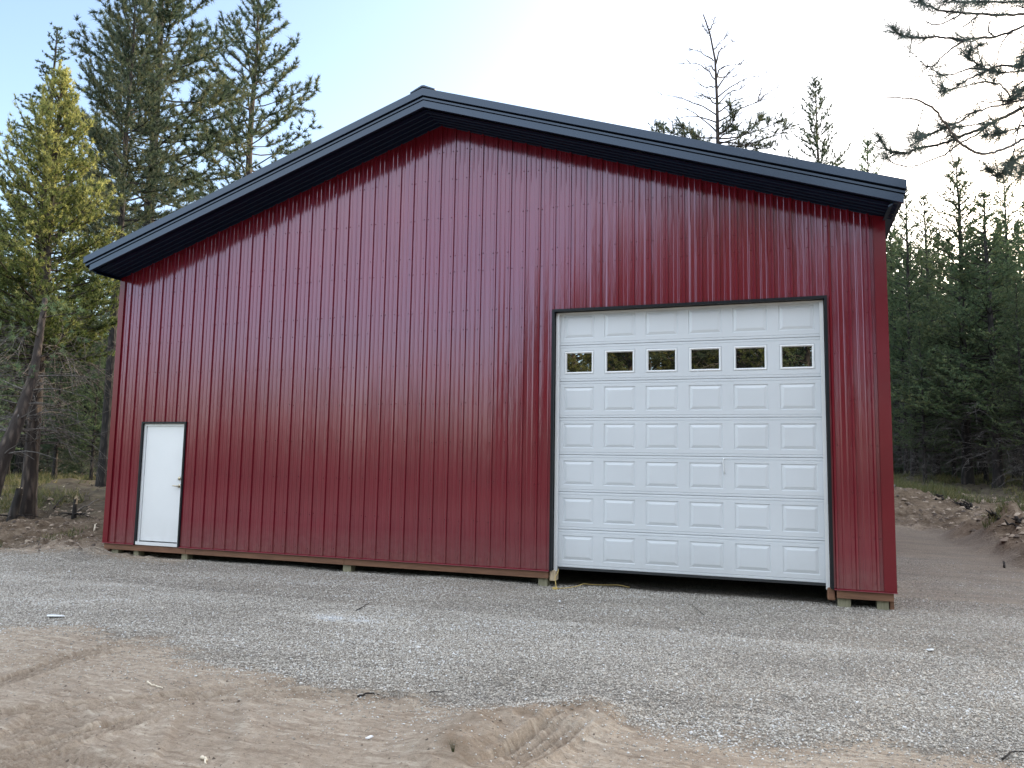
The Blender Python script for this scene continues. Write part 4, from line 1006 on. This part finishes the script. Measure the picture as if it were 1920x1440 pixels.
# right of the building
tree_at(P_LODGE2, 1815, 905, 27.0, 303, 'tallest conical young pine in the wood right of the building', rz=0.9, xy=1.25)
tree_at(P_LODGE, 1716, 905, 29.0, 352, 'slim young pine next to the building right edge, pointed top against sky', rz=2.0)
tree_at(P_LODGE, 1757, 905, 31.0, 366, 'slim young pine just left of the tallest conical one', rz=4.0)
tree_at(P_LODGE, 1686, 905, 33.0, 392, 'thin pine touching the building right edge under the eave', rz=5.0)
tree_at(P_LODGE2, 1872, 905, 25.5, 360, 'broad young pine just right of the tallest conical one', rz=3.0, xy=1.3)
tree_at(P_LODGE, 1908, 905, 30.0, 322, 'tall thin pine at the right picture edge, below the overhanging bough', rz=1.7)
GR = 'shaded pines filling the wood right of the building'
for i, (u, vb, d, vt, pr) in enumerate([(1700, 900, 36, 450, P_DENSE), (1740, 900, 34, 470, P_DENSE), (1780, 900, 37, 440, P_DENSE), (1840, 900, 33, 430, P_DENSE), (1895, 900, 35, 420, P_DENSE), (1950, 900, 29, 380, P_LODGE2),
        (1668, 900, 38, 430, P_DENSE), (1720, 900, 42, 460, P_DENSE), (1800, 900, 44, 450, P_DENSE), (1860, 900, 42, 440, P_DENSE), (1930, 900, 40, 420, P_DENSE), (2010, 900, 33, 380, P_DENSE), (2080, 900, 30, 330, P_FIR),
        (1690, 900, 50, 470, P_DENSE), (1760, 900, 52, 470, P_DENSE), (1830, 900, 54, 460, P_DENSE), (1900, 900, 52, 450, P_DENSE), (1980, 900, 48, 420, P_DENSE), (1640, 900, 46, 480, P_DENSE), (1735, 905, 27, 600, P_LODGE2), (1850, 905, 28, 560, P_LODGE2), (1790, 905, 30, 590, P_LODGE2), (1700, 905, 30, 560, P_LODGE2),
        (1925, 910, 24, 520, P_LODGE2), (2000, 910, 23, 420, P_LODGE), (2100, 900, 24, 330, P_DENSE), (2200, 900, 28, 300, P_DENSE), (2300, 900, 32, 300, P_FIR), (2180, 900, 38, 330, P_DENSE), (2400, 900, 26, 250, P_DENSE), (2060, 900, 42, 350, P_DENSE),
        (2350, 900, 20, 300, P_DENSE), (2600, 900, 21, 200, P_DENSE), (2800, 900, 22, 100, P_DENSE), (2500, 900, 25, 200, P_POND2), (3000, 900, 20, 0, P_DENSE), (2250, 900, 34, 300, P_DENSE), (2700, 900, 28, 150, P_DENSE), (3300, 900, 19, -100, P_DENSE), (2900, 900, 26, 0, P_DENSE), (2450, 900, 36, 250, P_DENSE), (1680, 900, 62, 480, P_DENSE), (1750, 900, 66, 480, P_DENSE), (1820, 900, 64, 470, P_DENSE), (1890, 900, 66, 460, P_DENSE), (1960, 900, 62, 440, P_DENSE)]):  # unseen pines past the right edge are added to shade the foreground
    tree_at(pr, u, vb, d, vt, 'shaded dark pine deep in the wood right of the red building', GR)

for i, (u, d, vt) in enumerate([(1665, 32, 800), (1700, 35, 790), (1745, 33, 810), (1790, 36, 800), (1830, 34, 815), (1875, 32, 800), (1915, 34, 790), (1680, 40, 800), (1725, 42, 790), (1770, 41, 800), (1815, 42, 800), (1860, 40, 790), (1905, 42, 790), (1950, 36, 780), (1845, 46, 800), (1755, 46, 800)]):
    tree_at(P_BUSH, u, 905, d, vt, 'dark bushy sapling under the pines right of the red building', 'saplings under the right wood', name='sapling')
# behind the photographer: seen in the garage door panes and the sheen of the wall
rb = random.Random(3)
for i, (x, y, H, pr) in enumerate([(12.5, -24, 13, P_POND2), (10.3, -25, 15, P_LODGE2), (7.6, -26, 16, P_YOUNG), (5.0, -24.5, 15, P_POND2), (2.4, -26, 14, P_YOUNG), (-0.2, -25, 11, P_YOUNG), (9, -29, 16, P_DENSE), (6.2, -30, 16, P_DENSE), (3.6, -29, 15, P_DENSE), (1, -30, 14, P_DENSE), (-3, -28, 10, P_DENSE), (15.5, -25, 15, P_DENSE), (19, -24, 16, P_POND2), (23, -26, 15, P_DENSE),
        (27, -25, 16, P_DENSE), (31, -27, 18, P_FIR), (6, -33, 17, P_DENSE), (0, -34, 13, P_DENSE), (11, -34, 14, P_DENSE), (17, -32, 17, P_POND), (22, -33, 18, P_DENSE), (-5, -32, 8, P_DENSE), (-9, -30, 8, P_LODGE2), (-13, -31, 8, P_DENSE), (-18, -29, 8.5, P_DENSE),
        (-23, -28, 8, P_LODGE2), (-28, -27, 9, P_DENSE), (-34, -26, 9, P_DENSE), (-8, -38, 9, P_DENSE), (3, -40, 12, P_DENSE), (-16, -37, 9, P_DENSE), (28, -34, 18, P_DENSE), (36, -24, 18, P_DENSE), (-26, -34, 9, P_DENSE), (-40, -22, 10, P_DENSE)]):
    put_tree(pr, x, y, H, rb.uniform(0, 6), 'pine_tree', 'sunlit pine mirrored in the garage door window panes', 'pines reflected in the garage door panes')

# near pine whose boughs hang in at the upper right
def near_pine():
    Z = lambda pts: [(1640 + x / 4.236, y / 4.236) for x, y in pts]
    # (trace, depth at right, depth at tip, thickness, needled from fraction)
    br = [
        ([(1500, 60), (1340, 105), (1186, 115), (1000, 118), (820, 110), (680, 98), (540, 85), (450, 55), (380, 30), (350, 5)], 7.0, 6.2, 0.016, 0.25),
        ([(820, 115), (770, 170), (700, 215)], 6.5, 6.3, 0.006, 0.2), ([(700, 100), (590, 165), (470, 200), (420, 170)], 6.4, 6.2, 0.006, 0.2),
        ([(1500, 90), (1340, 150), (1186, 205), (1060, 255), (930, 300), (850, 295), (700, 322), (600, 302), (520, 295), (400, 297), (270, 297), (190, 270), (140, 215)], 6.7, 5.9, 0.016, 0.55),
        ([(700, 322), (620, 385), (530, 450), (490, 510), (420, 530), (370, 490)], 6.15, 6.0, 0.007, 0.45),
        ([(1100, 250), (1030, 310), (985, 410), (975, 510)], 6.5, 6.4, 0.006, 0.5), ([(960, 290), (905, 250), (900, 200), (925, 165)], 6.4, 6.5, 0.005, 0.1),
        ([(1500, 480), (1340, 520), (1186, 525), (1080, 525), (985, 520), (900, 560), (780, 610), (690, 665), (600, 715), (510, 730)], 6.6, 6.0, 0.014, 0.62),
        ([(900, 560), (760, 545), (640, 585), (550, 598), (490, 575), (450, 550)], 6.3, 6.1, 0.007, 0.6),
        ([(1340, 555), (1186, 565), (1050, 575), (950, 570), (880, 550), (810, 510), (740, 440), (835, 350)], 6.5, 6.3, 0.007, 0.45),
        ([(1090, 810), (1060, 740), (1010, 675), (940, 660), (820, 655), (690, 695), (600, 715)], 6.5, 6.2, 0.007, 0.35),
        ([(1600, 560), (1400, 720), (1186, 850), (1080, 910), (1000, 940), (910, 985), (820, 1035), (690, 1080), (600, 1120), (500, 1150), (330, 1180), (250, 1215), (110, 1200), (60, 1130), (40, 1100)], 6.9, 6.0, 0.026, 0.62),
        ([(910, 985), (820, 1060), (700, 1125), (620, 1180), (560, 1225), (380, 1300), (280, 1325), (160, 1300), (90, 1245)], 6.35, 6.1, 0.008, 0.5),
        ([(1400, 730), (1186, 790), (1080, 820), (950, 840), (860, 870), (760, 905), (670, 970), (560, 1010), (420, 1080), (340, 1100)], 6.5, 6.0, 0.010, 0.6),
        ([(910, 985), (820, 985), (730, 1000), (640, 1010), (540, 1030), (430, 1070), (330, 1050)], 6.35, 6.1, 0.007, 0.3),
        ([(1600, 800), (1400, 990), (1186, 1105), (1110, 1145), (1000, 1190), (900, 1215), (800, 1210), (700, 1150), (640, 1090), (590, 1020), (530, 940), (470, 865), (400, 820), (300, 785), (220, 778), (90, 778)], 6.2, 5.3, 0.017, 9),
        ([(1300, 780), (1186, 930), (1140, 1030), (1115, 1130), (1105, 1210), (1075, 1290), (1000, 1390), (940, 1385), (900, 1330)], 6.3, 6.1, 0.008, 0.72),
        ([(1400, 1080), (1186, 1235), (1100, 1290), (1000, 1390)], 6.3, 6.1, 0.008, 0.5), ([(1186, 1155), (1110, 1210)], 6.2, 6.2, 0.005, 0.2),
        ([(1300, 990), (1186, 1010), (1040, 1045), (950, 1060), (870, 1075)], 6.4, 6.2, 0.006, 0.5),
        ([(1500, -20), (1186, 10), (1000, 15), (850, 12), (700, 20), (600, 0), (540, -30)], 7.1, 6.5, 0.012, 0.2),
        ([(1080, 820), (1000, 800), (900, 810), (840, 800)], 6.4, 6.3, 0.006, 0.2), ([(1186, 640), (1110, 700), (1090, 770)], 6.4, 6.5, 0.006, 0.1),
        ([(1400, 380), (1250, 300), (1186, 420), (1160, 520)], 6.6, 6.4, 0.006, 0.3), ([(1186, 60), (1100, 50), (1040, 90)], 6.6, 6.6, 0.005, 0.1),
        ([(1400, 640), (1186, 700), (1120, 760), (1080, 800)], 6.6, 6.5, 0.007, 0.3), ([(1400, 1300), (1186, 1330), (1150, 1400)], 6.6, 6.5, 0.007, 0.3),
        ([(1000, 940), (960, 980), (900, 900)], 6.4, 6.3, 0.004, 0.3), ([(640, 1100), (600, 1060), (660, 930)], 6.2, 6.2, 0.005, 0.3), ([(690, 1080), (560, 1090), (470, 1200)], 6.2, 6.2, 0.005, 0.2),
    ]
    r = np.random.default_rng(31)
    tx, ty = (CAM[0] + FH[0] * 6.9 + RH[0] * 6.4, CAM[1] + FH[1] * 6.9 + RH[1] * 6.4)
    o0 = np.array([tx, ty, hz(tx, ty)])
    bk = Bark(); dk = Bark(); TP, TA = [], []
    zz = np.linspace(0, 1, 14); Ht = 13.0
    tp = np.stack([np.cumsum(r.normal(0, .02, 14)), np.cumsum(r.normal(0, .02, 14)), zz * Ht - 0.3 * (zz == 0)], -1)
    bk.add(tp, 0.20 * (1 - zz) ** .8 + 0.015, 14)
    for pts, d0, d1, th, nf in br:
        px = Z(pts); n = len(px)
        p = np.array([at_depth(u, v, d0 + (d1 - d0) * k / (n - 1)) for k, (u, v) in enumerate(px)])
        if pts[0][0] >= 1300:   # boughs that start out of frame join the trunk
            e = p[0] - o0; jn = np.array([0, 0, e[2] + 0.35]); jn[:2] = [np.interp(jn[2] / Ht, zz, tp[:, q]) for q in (0, 1)]
            p = np.vstack([o0 + jn, p])
        t = np.linspace(0, len(p) - 1, (len(p) - 1) * 4 + 1)
        i0 = np.clip(np.floor(t).astype(int), 0, len(p) - 2); fr = (t - i0)[:, None]
        pm = np.vstack([2 * p[0] - p[1], p, 2 * p[-1] - p[-2]])
        a, b, c, d = pm[i0], pm[i0 + 1], pm[i0 + 2], pm[i0 + 3]
        q = 0.5 * (2 * b + (c - a) * fr + (2 * a - 5 * b + 4 * c - d) * fr ** 2 + (3 * b - a - 3 * c + d) * fr ** 3) - o0
        q += r.normal(0, 0.003, q.shape); m = len(q); s = np.linspace(0, 1, m)
        (dk if nf > 1 else bk).add(q, th * (1 - s) ** 0.6 * 0.6 + 0.0032, 6)
        if nf > 1:
            for k in range(m - 26, m - 2, 3):
                bk.add(np.stack([q[k], q[k] + np.array([-.01, 0, -.02]) + r.normal(0, .008, 3)]), np.array([.003, .0015]), 3)
            bk.add(np.stack([q[m - 16], q[m - 16] + np.array([-.02, .0, -.05]), q[m - 16] + np.array([-.06, 0., -.11])]), np.array([.003, .0025, .0015]), 3)
            continue
        seg = np.linalg.norm(np.diff(q, axis=0), axis=1).sum()
        for sv in np.arange(nf * 0.85, 1.001, 0.020 / max(.1, seg)):
            k = min(m - 2, int(sv * (m - 1))); pos = q[k] + (q[k + 1] - q[k]) * (sv * (m - 1) - k)
            ax = unit(q[k + 1] - q[k])
            TP.append(pos); TA.append(ax)
            if sv < 0.9 and vnoise(np.array([sv * seg * 5.0]), np.array([len(TP) * 0 + th * 900.0]), 77)[0] < -0.10: TP.pop(); TA.pop(); continue
            if r.random() < 0.22:   # short side spur
                dv = unit(ax * .6 + r.normal(0, .6, 3)); l2 = r.uniform(.05, .20)
                bk.add(np.stack([pos, pos + dv * l2 * .6 + UP * .006, pos + dv * l2 + UP * .02]), np.array([.004, .003, .002]), 4)
                for g in np.arange(.3, 1.05, 0.03 / l2): TP.append(pos + dv * l2 * min(1, g)); TA.append(dv)
    # rest of the crown above the picture
    for i in range(34):
        t = 0.52 + 0.48 * (i + r.random()) / 34; az = i * 2.4; L = 2.6 * (1 - t) + .5
        s = np.linspace(0, 1, 6); hd = np.array([math.cos(az), math.sin(az), 0])
        p = np.array([np.interp(t, zz, tp[:, q]) for q in range(3)]) + hd * (s * L)[:, None] + UP * ((.35 * s + .2 * s ** 2) * L)[:, None]
        bk.add(p, .016 * (1 - s) + .004, 5)
        for _ in range(int(60 * L)): TP.append(p[r.integers(2, 6)] + r.normal(0, .22, 3)); TA.append(unit(hd + UP * .4 + r.normal(0, .6, 3)))
    TP = np.array(TP); TA = np.array(TA)
    K = 7; n = len(TP); th_ = r.uniform(rad(32), rad(78), (n, K)); rd = r.normal(0, 1, (n, K, 3))
    rd = unit(rd - (rd * TA[:, None]).sum(-1, keepdims=True) * TA[:, None])
    d = TA[:, None] * np.cos(th_)[..., None] + rd * np.sin(th_)[..., None]
    L = r.uniform(0.085, 0.15, (n, K)); o_ = TP[:, None] + r.normal(0, .004, (n, K, 3)); wv = unit(np.cross(d, r.normal(0, 1, (n, K, 3)))) * 0.0021
    V = np.stack([o_ - wv, o_ + wv, o_ + d * L[..., None]], 2).reshape(-1, 3); F = np.arange(len(V)).reshape(-1, 3)
    T = np.repeat(np.clip(r.normal(.45, .2, n * K), 0, 1), 3)
    ro = empty('pine_tree', o0)
    link(bpy.data.objects.new('trunk', bk.mesh('near_trunk', M_BARKD)), ro)
    link(bpy.data.objects.new('bare_branch', dk.mesh('near_bare', M_DEAD)), ro)
    link(bpy.data.objects.new('crown', np_mesh('near_crown', V, F, M_NNEAR, False, {'tint': T})), ro)
    tag(ro, 'near pine whose long needled boughs and one bare bent branch hang in at upper right', 'tree')
near_pine()

# ------------------------------------------------------------------ undergrowth
def grass():
    r = np.random.default_rng(17); X, Y, L = [], [], []
    def area(n, u0, u1, d0, d1, l0, l1, thr):
        d = r.uniform(d0, d1, n); u = r.uniform(u0, u1, n); l = (u - 960) / FPX * d
        x = CAM[0] + FH[0] * d + RH[0] * l; y = CAM[1] + FH[1] * d + RH[1] * l
        k = (fbm(x * 0.8, y * 0.8, 111, 3) + r.normal(0, .12, n)) > thr
        X.append(x[k]); Y.append(y[k]); L.append(r.uniform(l0, l1, k.sum()))
    area(6000, -60, 240, 17, 27, 0.08, 0.32, 0.14); area(9000, 1660, 1960, 22, 33, 0.10, 0.34, 0.02); area(1200, 1840, 1960, 16, 19, .1, .3, 0.15)
    area(500, -20, 180, 14.5, 16.5, .06, .2, 0.2)
    x = np.concatenate(X); y = np.concatenate(Y); L = np.concatenate(L); n = len(x)
    o = np.stack([x, y, hgrid(x, y) - 0.02], -1)[:, None, :] + r.normal(0, .02, (n, 4, 3)) * [1, 1, 0]
    d = unit(np.array([0, 0, 1.0]) + r.normal(0, .45, (n, 4, 3)) * [1, 1, .3]); a = unit(np.cross(d, r.normal(0, 1, (n, 4, 3)))) * 0.008
    V = np.stack([o - a, o + a, o + d * L[:, None, None]], 2).reshape(-1, 3)
    T = np.repeat(np.clip(np.repeat(r.random(n), 4) + r.normal(0, .1, n * 4), 0, 1), 3)
    ob = link(bpy.data.objects.new('grass', np_mesh('grass', V, np.arange(len(V)).reshape(-1, 3), M_GRASS, False, {'tint': T})))
    tag(ob, 'thin wild grass along the edges of the wood', 'grass', kind='stuff')
grass()

# ------------------------------------------------------------------ small things on the ground
def on_ground(u, v):
    p = at_z(u, v, -0.25)
    for _ in range(30): p = at_z(u, v, hz(p[0], p[1]))
    return np.array([p[0], p[1], hz(p[0], p[1])])
def march(u, v, d0=3.0, d1=60.0):
    r = ray(u, v)
    for d in np.arange(d0, d1, 0.05):
        p = CAM + r * d
        if p[2] < hz(p[0], p[1]): break
    return np.array([p[0], p[1], hz(p[0], p[1])])
def stick(px, r0, name, label, mat, cat, lift=0.01, group=None, arch=0.0):
    P = [march(u, v) for u, v in px]; o0 = P[len(P) // 2]
    n = len(P); mb = MB()
    t = np.linspace(0, n - 1, (n - 1) * 4 + 1); Q = np.stack([np.interp(t, range(n), [p[k] for p in P]) for k in range(3)], -1)
    Q[:, 2] += lift + arch * np.sin(np.linspace(0, math.pi, len(Q)))
    rr = random.Random(len(label)); Q = Q + np.array([[rr.gauss(0, r0 * .35) for _ in range(3)] for _ in Q])
    mb.tube(Q - o0, r0 * (1 - 0.6 * np.linspace(0, 1, len(Q))), 7)
    o = mb.build(name, mat, None, loc=o0, smooth=True); tag(o, label, cat, group); return o
M_PALE = mat_wood('pale_stick', (0.5, 0.42, 0.3), (0.7, 0.62, 0.5))
M_SCRAP = mat_paint('white_scrap', (0.72, 0.74, 0.76), 0.5)
M_CORD = mat_paint('yellow_cord', (0.50, 0.36, 0.12), 0.5, var=0.15)
M_ROOT = mat_bark('root_wood', (0.018, 0.014, 0.012), (0.06, 0.048, 0.04), 14)
stick([(275, 1285), (285, 1292), (306, 1294)], 0.008, 'stick', 'short pale curved stick lying on tracked dirt at lower left', M_PALE, 'stick')
stick([(670, 1311), (690, 1309), (710, 1309)], 0.009, 'stick', 'dark flat twig lying on dirt below the gravel edge', M_ROOT, 'stick')
stick([(380, 1424), (385, 1429), (387, 1436)], 0.011, 'wood_chip', 'small pale curled wood chip on dirt at bottom left', M_PALE, 'wood chip')
stick([(805, 1301), (820, 1301), (833, 1302)], 0.005, 'stick', 'thin dark twig at the gravel and dirt boundary', M_ROOT, 'stick')
stick([(1320, 1155), (1295, 1135)], 0.004, 'stick', 'thin dark twig on gravel in front of the garage door', M_ROOT, 'stick')
stick([(668, 1146), (680, 1140), (692, 1133)], 0.006, 'stick', 'brown twig on gravel beside the pale powdery patch', M_ROOT, 'stick')
stick([(1880, 1430), (1900, 1420), (1920, 1416), (1930, 1412)], 0.006, 'root', 'thin dark root poking from dirt at lower right corner', M_ROOT, 'root', arch=.01)
for k, (u, v, s, lab) in enumerate([(103, 1158, 0.10, 'flat white scrap lying on gravel at lower left'), (1744, 1223, 0.05, 'small white scrap on gravel at right'), (692, 1391, 0.03, 'tiny white chip on dirt at bottom centre')]):
    p = march(u, v); mb = MB(); rr = random.Random(k)
    n = 9; ang = [2 * math.pi * i / n for i in range(n)]
    ring = [(s * (0.8 + .4 * rr.random()) * math.cos(a), 0.35 * s * (0.8 + .5 * rr.random()) * math.sin(a), 0.004 + 0.01 * rr.random()) for a in ang]
    mb.prism(ring, (0, 0, 0.006)); o = mb.build('scrap', M_SCRAP, None, loc=p + np.array([0, 0, .008])); o.rotation_euler.z = 0.5 * k + .2
    tag(o, lab, 'scrap')
# cord hanging out at the left foot of the garage door
o0 = march(1047, 1090)
pts = [(6.262, 0.050, 0.012), (6.268, 0.02, -0.03), (6.245, -0.01, -0.075), (6.235, -0.03, -0.10), (6.27, -0.10, -0.17), (6.30, -0.16, hz(6.30, -0.16) + .012), (6.33, -0.10, hz(6.33, -.10) + .010), (6.42, -0.03, hz(6.42, -.03) + .012), (6.52, 0.06, hz(6.52, .06) + .02), (6.60, 0.16, hz(6.6, .16) + .05), (6.66, 0.30, hz(6.66, .3) + .02), (6.85, .38, hz(6.85, .38) + .012), (7.05, .36, hz(7.05, .36) + .03), (7.2, .33, hz(7.2, .33) + .012)]
base = np.array([6.30, -0.16, hz(6.30, -0.16)])
P = np.array(pts) - base; t = np.linspace(0, len(P) - 1, 60); Q = np.stack([np.interp(t, range(len(P)), P[:, k]) for k in range(3)], -1)
for _ in range(3): Q[1:-1] = (Q[:-2] + Q[1:-1] * 2 + Q[2:]) / 4
cord = empty('extension_cord', base)
mb = MB(); mb.tube(Q, [0.006] * 60, 8); mb.build('cable', M_CORD, cord, smooth=True)
mb = MB(); mb.box(-0.045, 0.015, -0.035, 0.0, 0.008, 0.038); mb.tube([(-0.045, -0.018, 0.022), (-0.07, -0.02, 0.02)], [0.006, 0.004], 8); mb.build('plug', M_CORD, cord, bevel=0.006)
tag(cord, 'tan yellow cord with plug hanging out at left foot of the garage door', 'cord')

# stumps on the left
def stump(u, v, d, H, r0, lean, label, pale=False):
    x, y = spot(u, v, d); r = np.random.default_rng(int(u))
    ro = empty('tree_stump', (x, y, hz(x, y)))
    n = 9; zz = np.linspace(0, 1, n); k = 14
    p = np.stack([lean[0] * zz, lean[1] * zz, zz * H - .15 * (zz == 0)], -1)
    v_, f_ = tube(p, r0 * (1.35 - .5 * zz ** .6), k)
    v_ = v_.reshape(n, k, 3); v_[-1, :, 2] += r.uniform(-.02, .12, k) * H * .9; v_ = v_.reshape(-1, 3)
    mb = MB(); mb.v = [tuple(q) for q in v_]; mb.f = [tuple(map(int, q)) for q in f_]
    mb.build('trunk', M_RAWWOOD if pale else M_BARKD, ro, smooth=True)
    mb = MB()
    top = p[-1]
    for i in range(8):
        a = r.uniform(0, 6.28); q = top + np.array([math.cos(a), math.sin(a), 0]) * r0 * r.uniform(.1, .6)
        mb.tube([q - np.array([0, 0, .1]), q + np.array([r.normal(0, .01), r.normal(0, .01), r.uniform(.02, .12)])], [.022, .003], 5)
    mb.build('splinters', M_RAWWOOD if not pale else M_BARKD, ro)
    mb = MB()
    for i in range(7):
        a = r.uniform(0, 6.28); L = r.uniform(.25, .6); hd = np.array([math.cos(a), math.sin(a), 0])
        mb.tube([hd * r0 * .8 + [0, 0, .08], hd * (r0 + L * .5) + [0, 0, .05 + .06 * r.random()], hd * (r0 + L) + [0, 0, .01]], [.020, .011, .004], 6)
    mb.build('roots', M_ROOT, ro, smooth=True)
    tag(ro, label, 'stump')
stump(24, 952, 16.6, 0.62, 0.085, (0.10, 0.05), 'dark leaning broken stump beside the golden pine trunk')
stump(140, 948, 17.2, 0.40, 0.045, (0.02, 0.0), 'torn stump with pale splinters standing alone near the building left edge')
stick([(100, 955), (120, 942), (138, 934)], 0.018, 'branch', 'dark fallen branch leaning against the torn splintered stump', M_ROOT, 'branch', arch=.12)
stick([(145, 962), (165, 955), (185, 938)], 0.016, 'branch', 'pale fallen branch between the torn stump and the building', M_DEAD, 'branch', arch=.08)
stick([(60, 964), (66, 958)], 0.02, 'wood_chip', 'short pale wood chip in front of golden pine trunk', M_PALE, 'wood chip')
stick([(176, 997), (180, 986)], 0.018, 'wood_chip', 'upright pale wood chip on dirt near building left corner', M_PALE, 'wood chip', arch=.05)
stick([(1840, 918), (1865, 908), (1890, 899)], 0.03, 'branch', 'long fallen pole lying in grass at the right wood edge', M_BARKD, 'branch', arch=.1)
stick([(1672, 920), (1680, 913)], 0.03, 'branch', 'pale stub of wood on the low heap beside the building', M_DEAD, 'branch', arch=.05)
stick([(1728, 920), (1733, 908)], 0.03, 'branch', 'dark stub of wood poking from the low heap', M_ROOT, 'branch', arch=.1)
stick([(1882, 1066), (1884, 1062)], 0.02, 'stick', 'small dark peg upright in the dirt at right', M_ROOT, 'stick', arch=.08)

# root clumps thrown up on the spoil bank at the right
def roots(u, v, n, L, label, seed):
    p0 = march(u, v); r = np.random.default_rng(seed); mb = MB()
    for i in range(n):
        a = r.uniform(0, 6.28); hd = np.array([math.cos(a), math.sin(a) * .6, r.uniform(-.1, .7)]); l = L * r.uniform(.25, .8)
        q = [np.zeros(3) + r.normal(0, .06, 3)]
        for k in range(4): q.append(q[-1] + unit(hd + r.normal(0, .5, 3)) * l / 4)
        mb.tube(q, np.linspace(.030, .006, 5) * r.uniform(.4, 1.3), 5)
    o = mb.build('root_clump', M_ROOT, None, loc=p0 + np.array([0, 0, .05]), smooth=True); tag(o, label, 'roots')
roots(1814, 955, 26, 0.42, 'dark torn root clump on top of the spoil bank at right', 3)
roots(1866, 977, 14, 0.3, 'dark root tangle half buried in the spoil bank, right of the root clump', 4)
roots(1905, 990, 12, 0.28, 'root tangle in the spoil bank at the right picture edge', 5)
roots(1760, 937, 10, 0.25, 'small root tangle in rough dirt left of the spoil bank', 6)
p = march(848, 1410)
mb = MB()
for a in range(5): mb.tube([(0.004 * a, 0, 0), (0.01 * a - .02, .004, .05), (.016 * a - .04, .004, .085 + .012 * (a % 3))], [.003, .0025, .0008], 4)
o = mb.build('grass_tuft', M_GRASS, None, loc=p); o.scale = (.65, .65, .65); tag(o, 'tiny green grass sprout on dirt beside the tyre marked hump', 'plant')
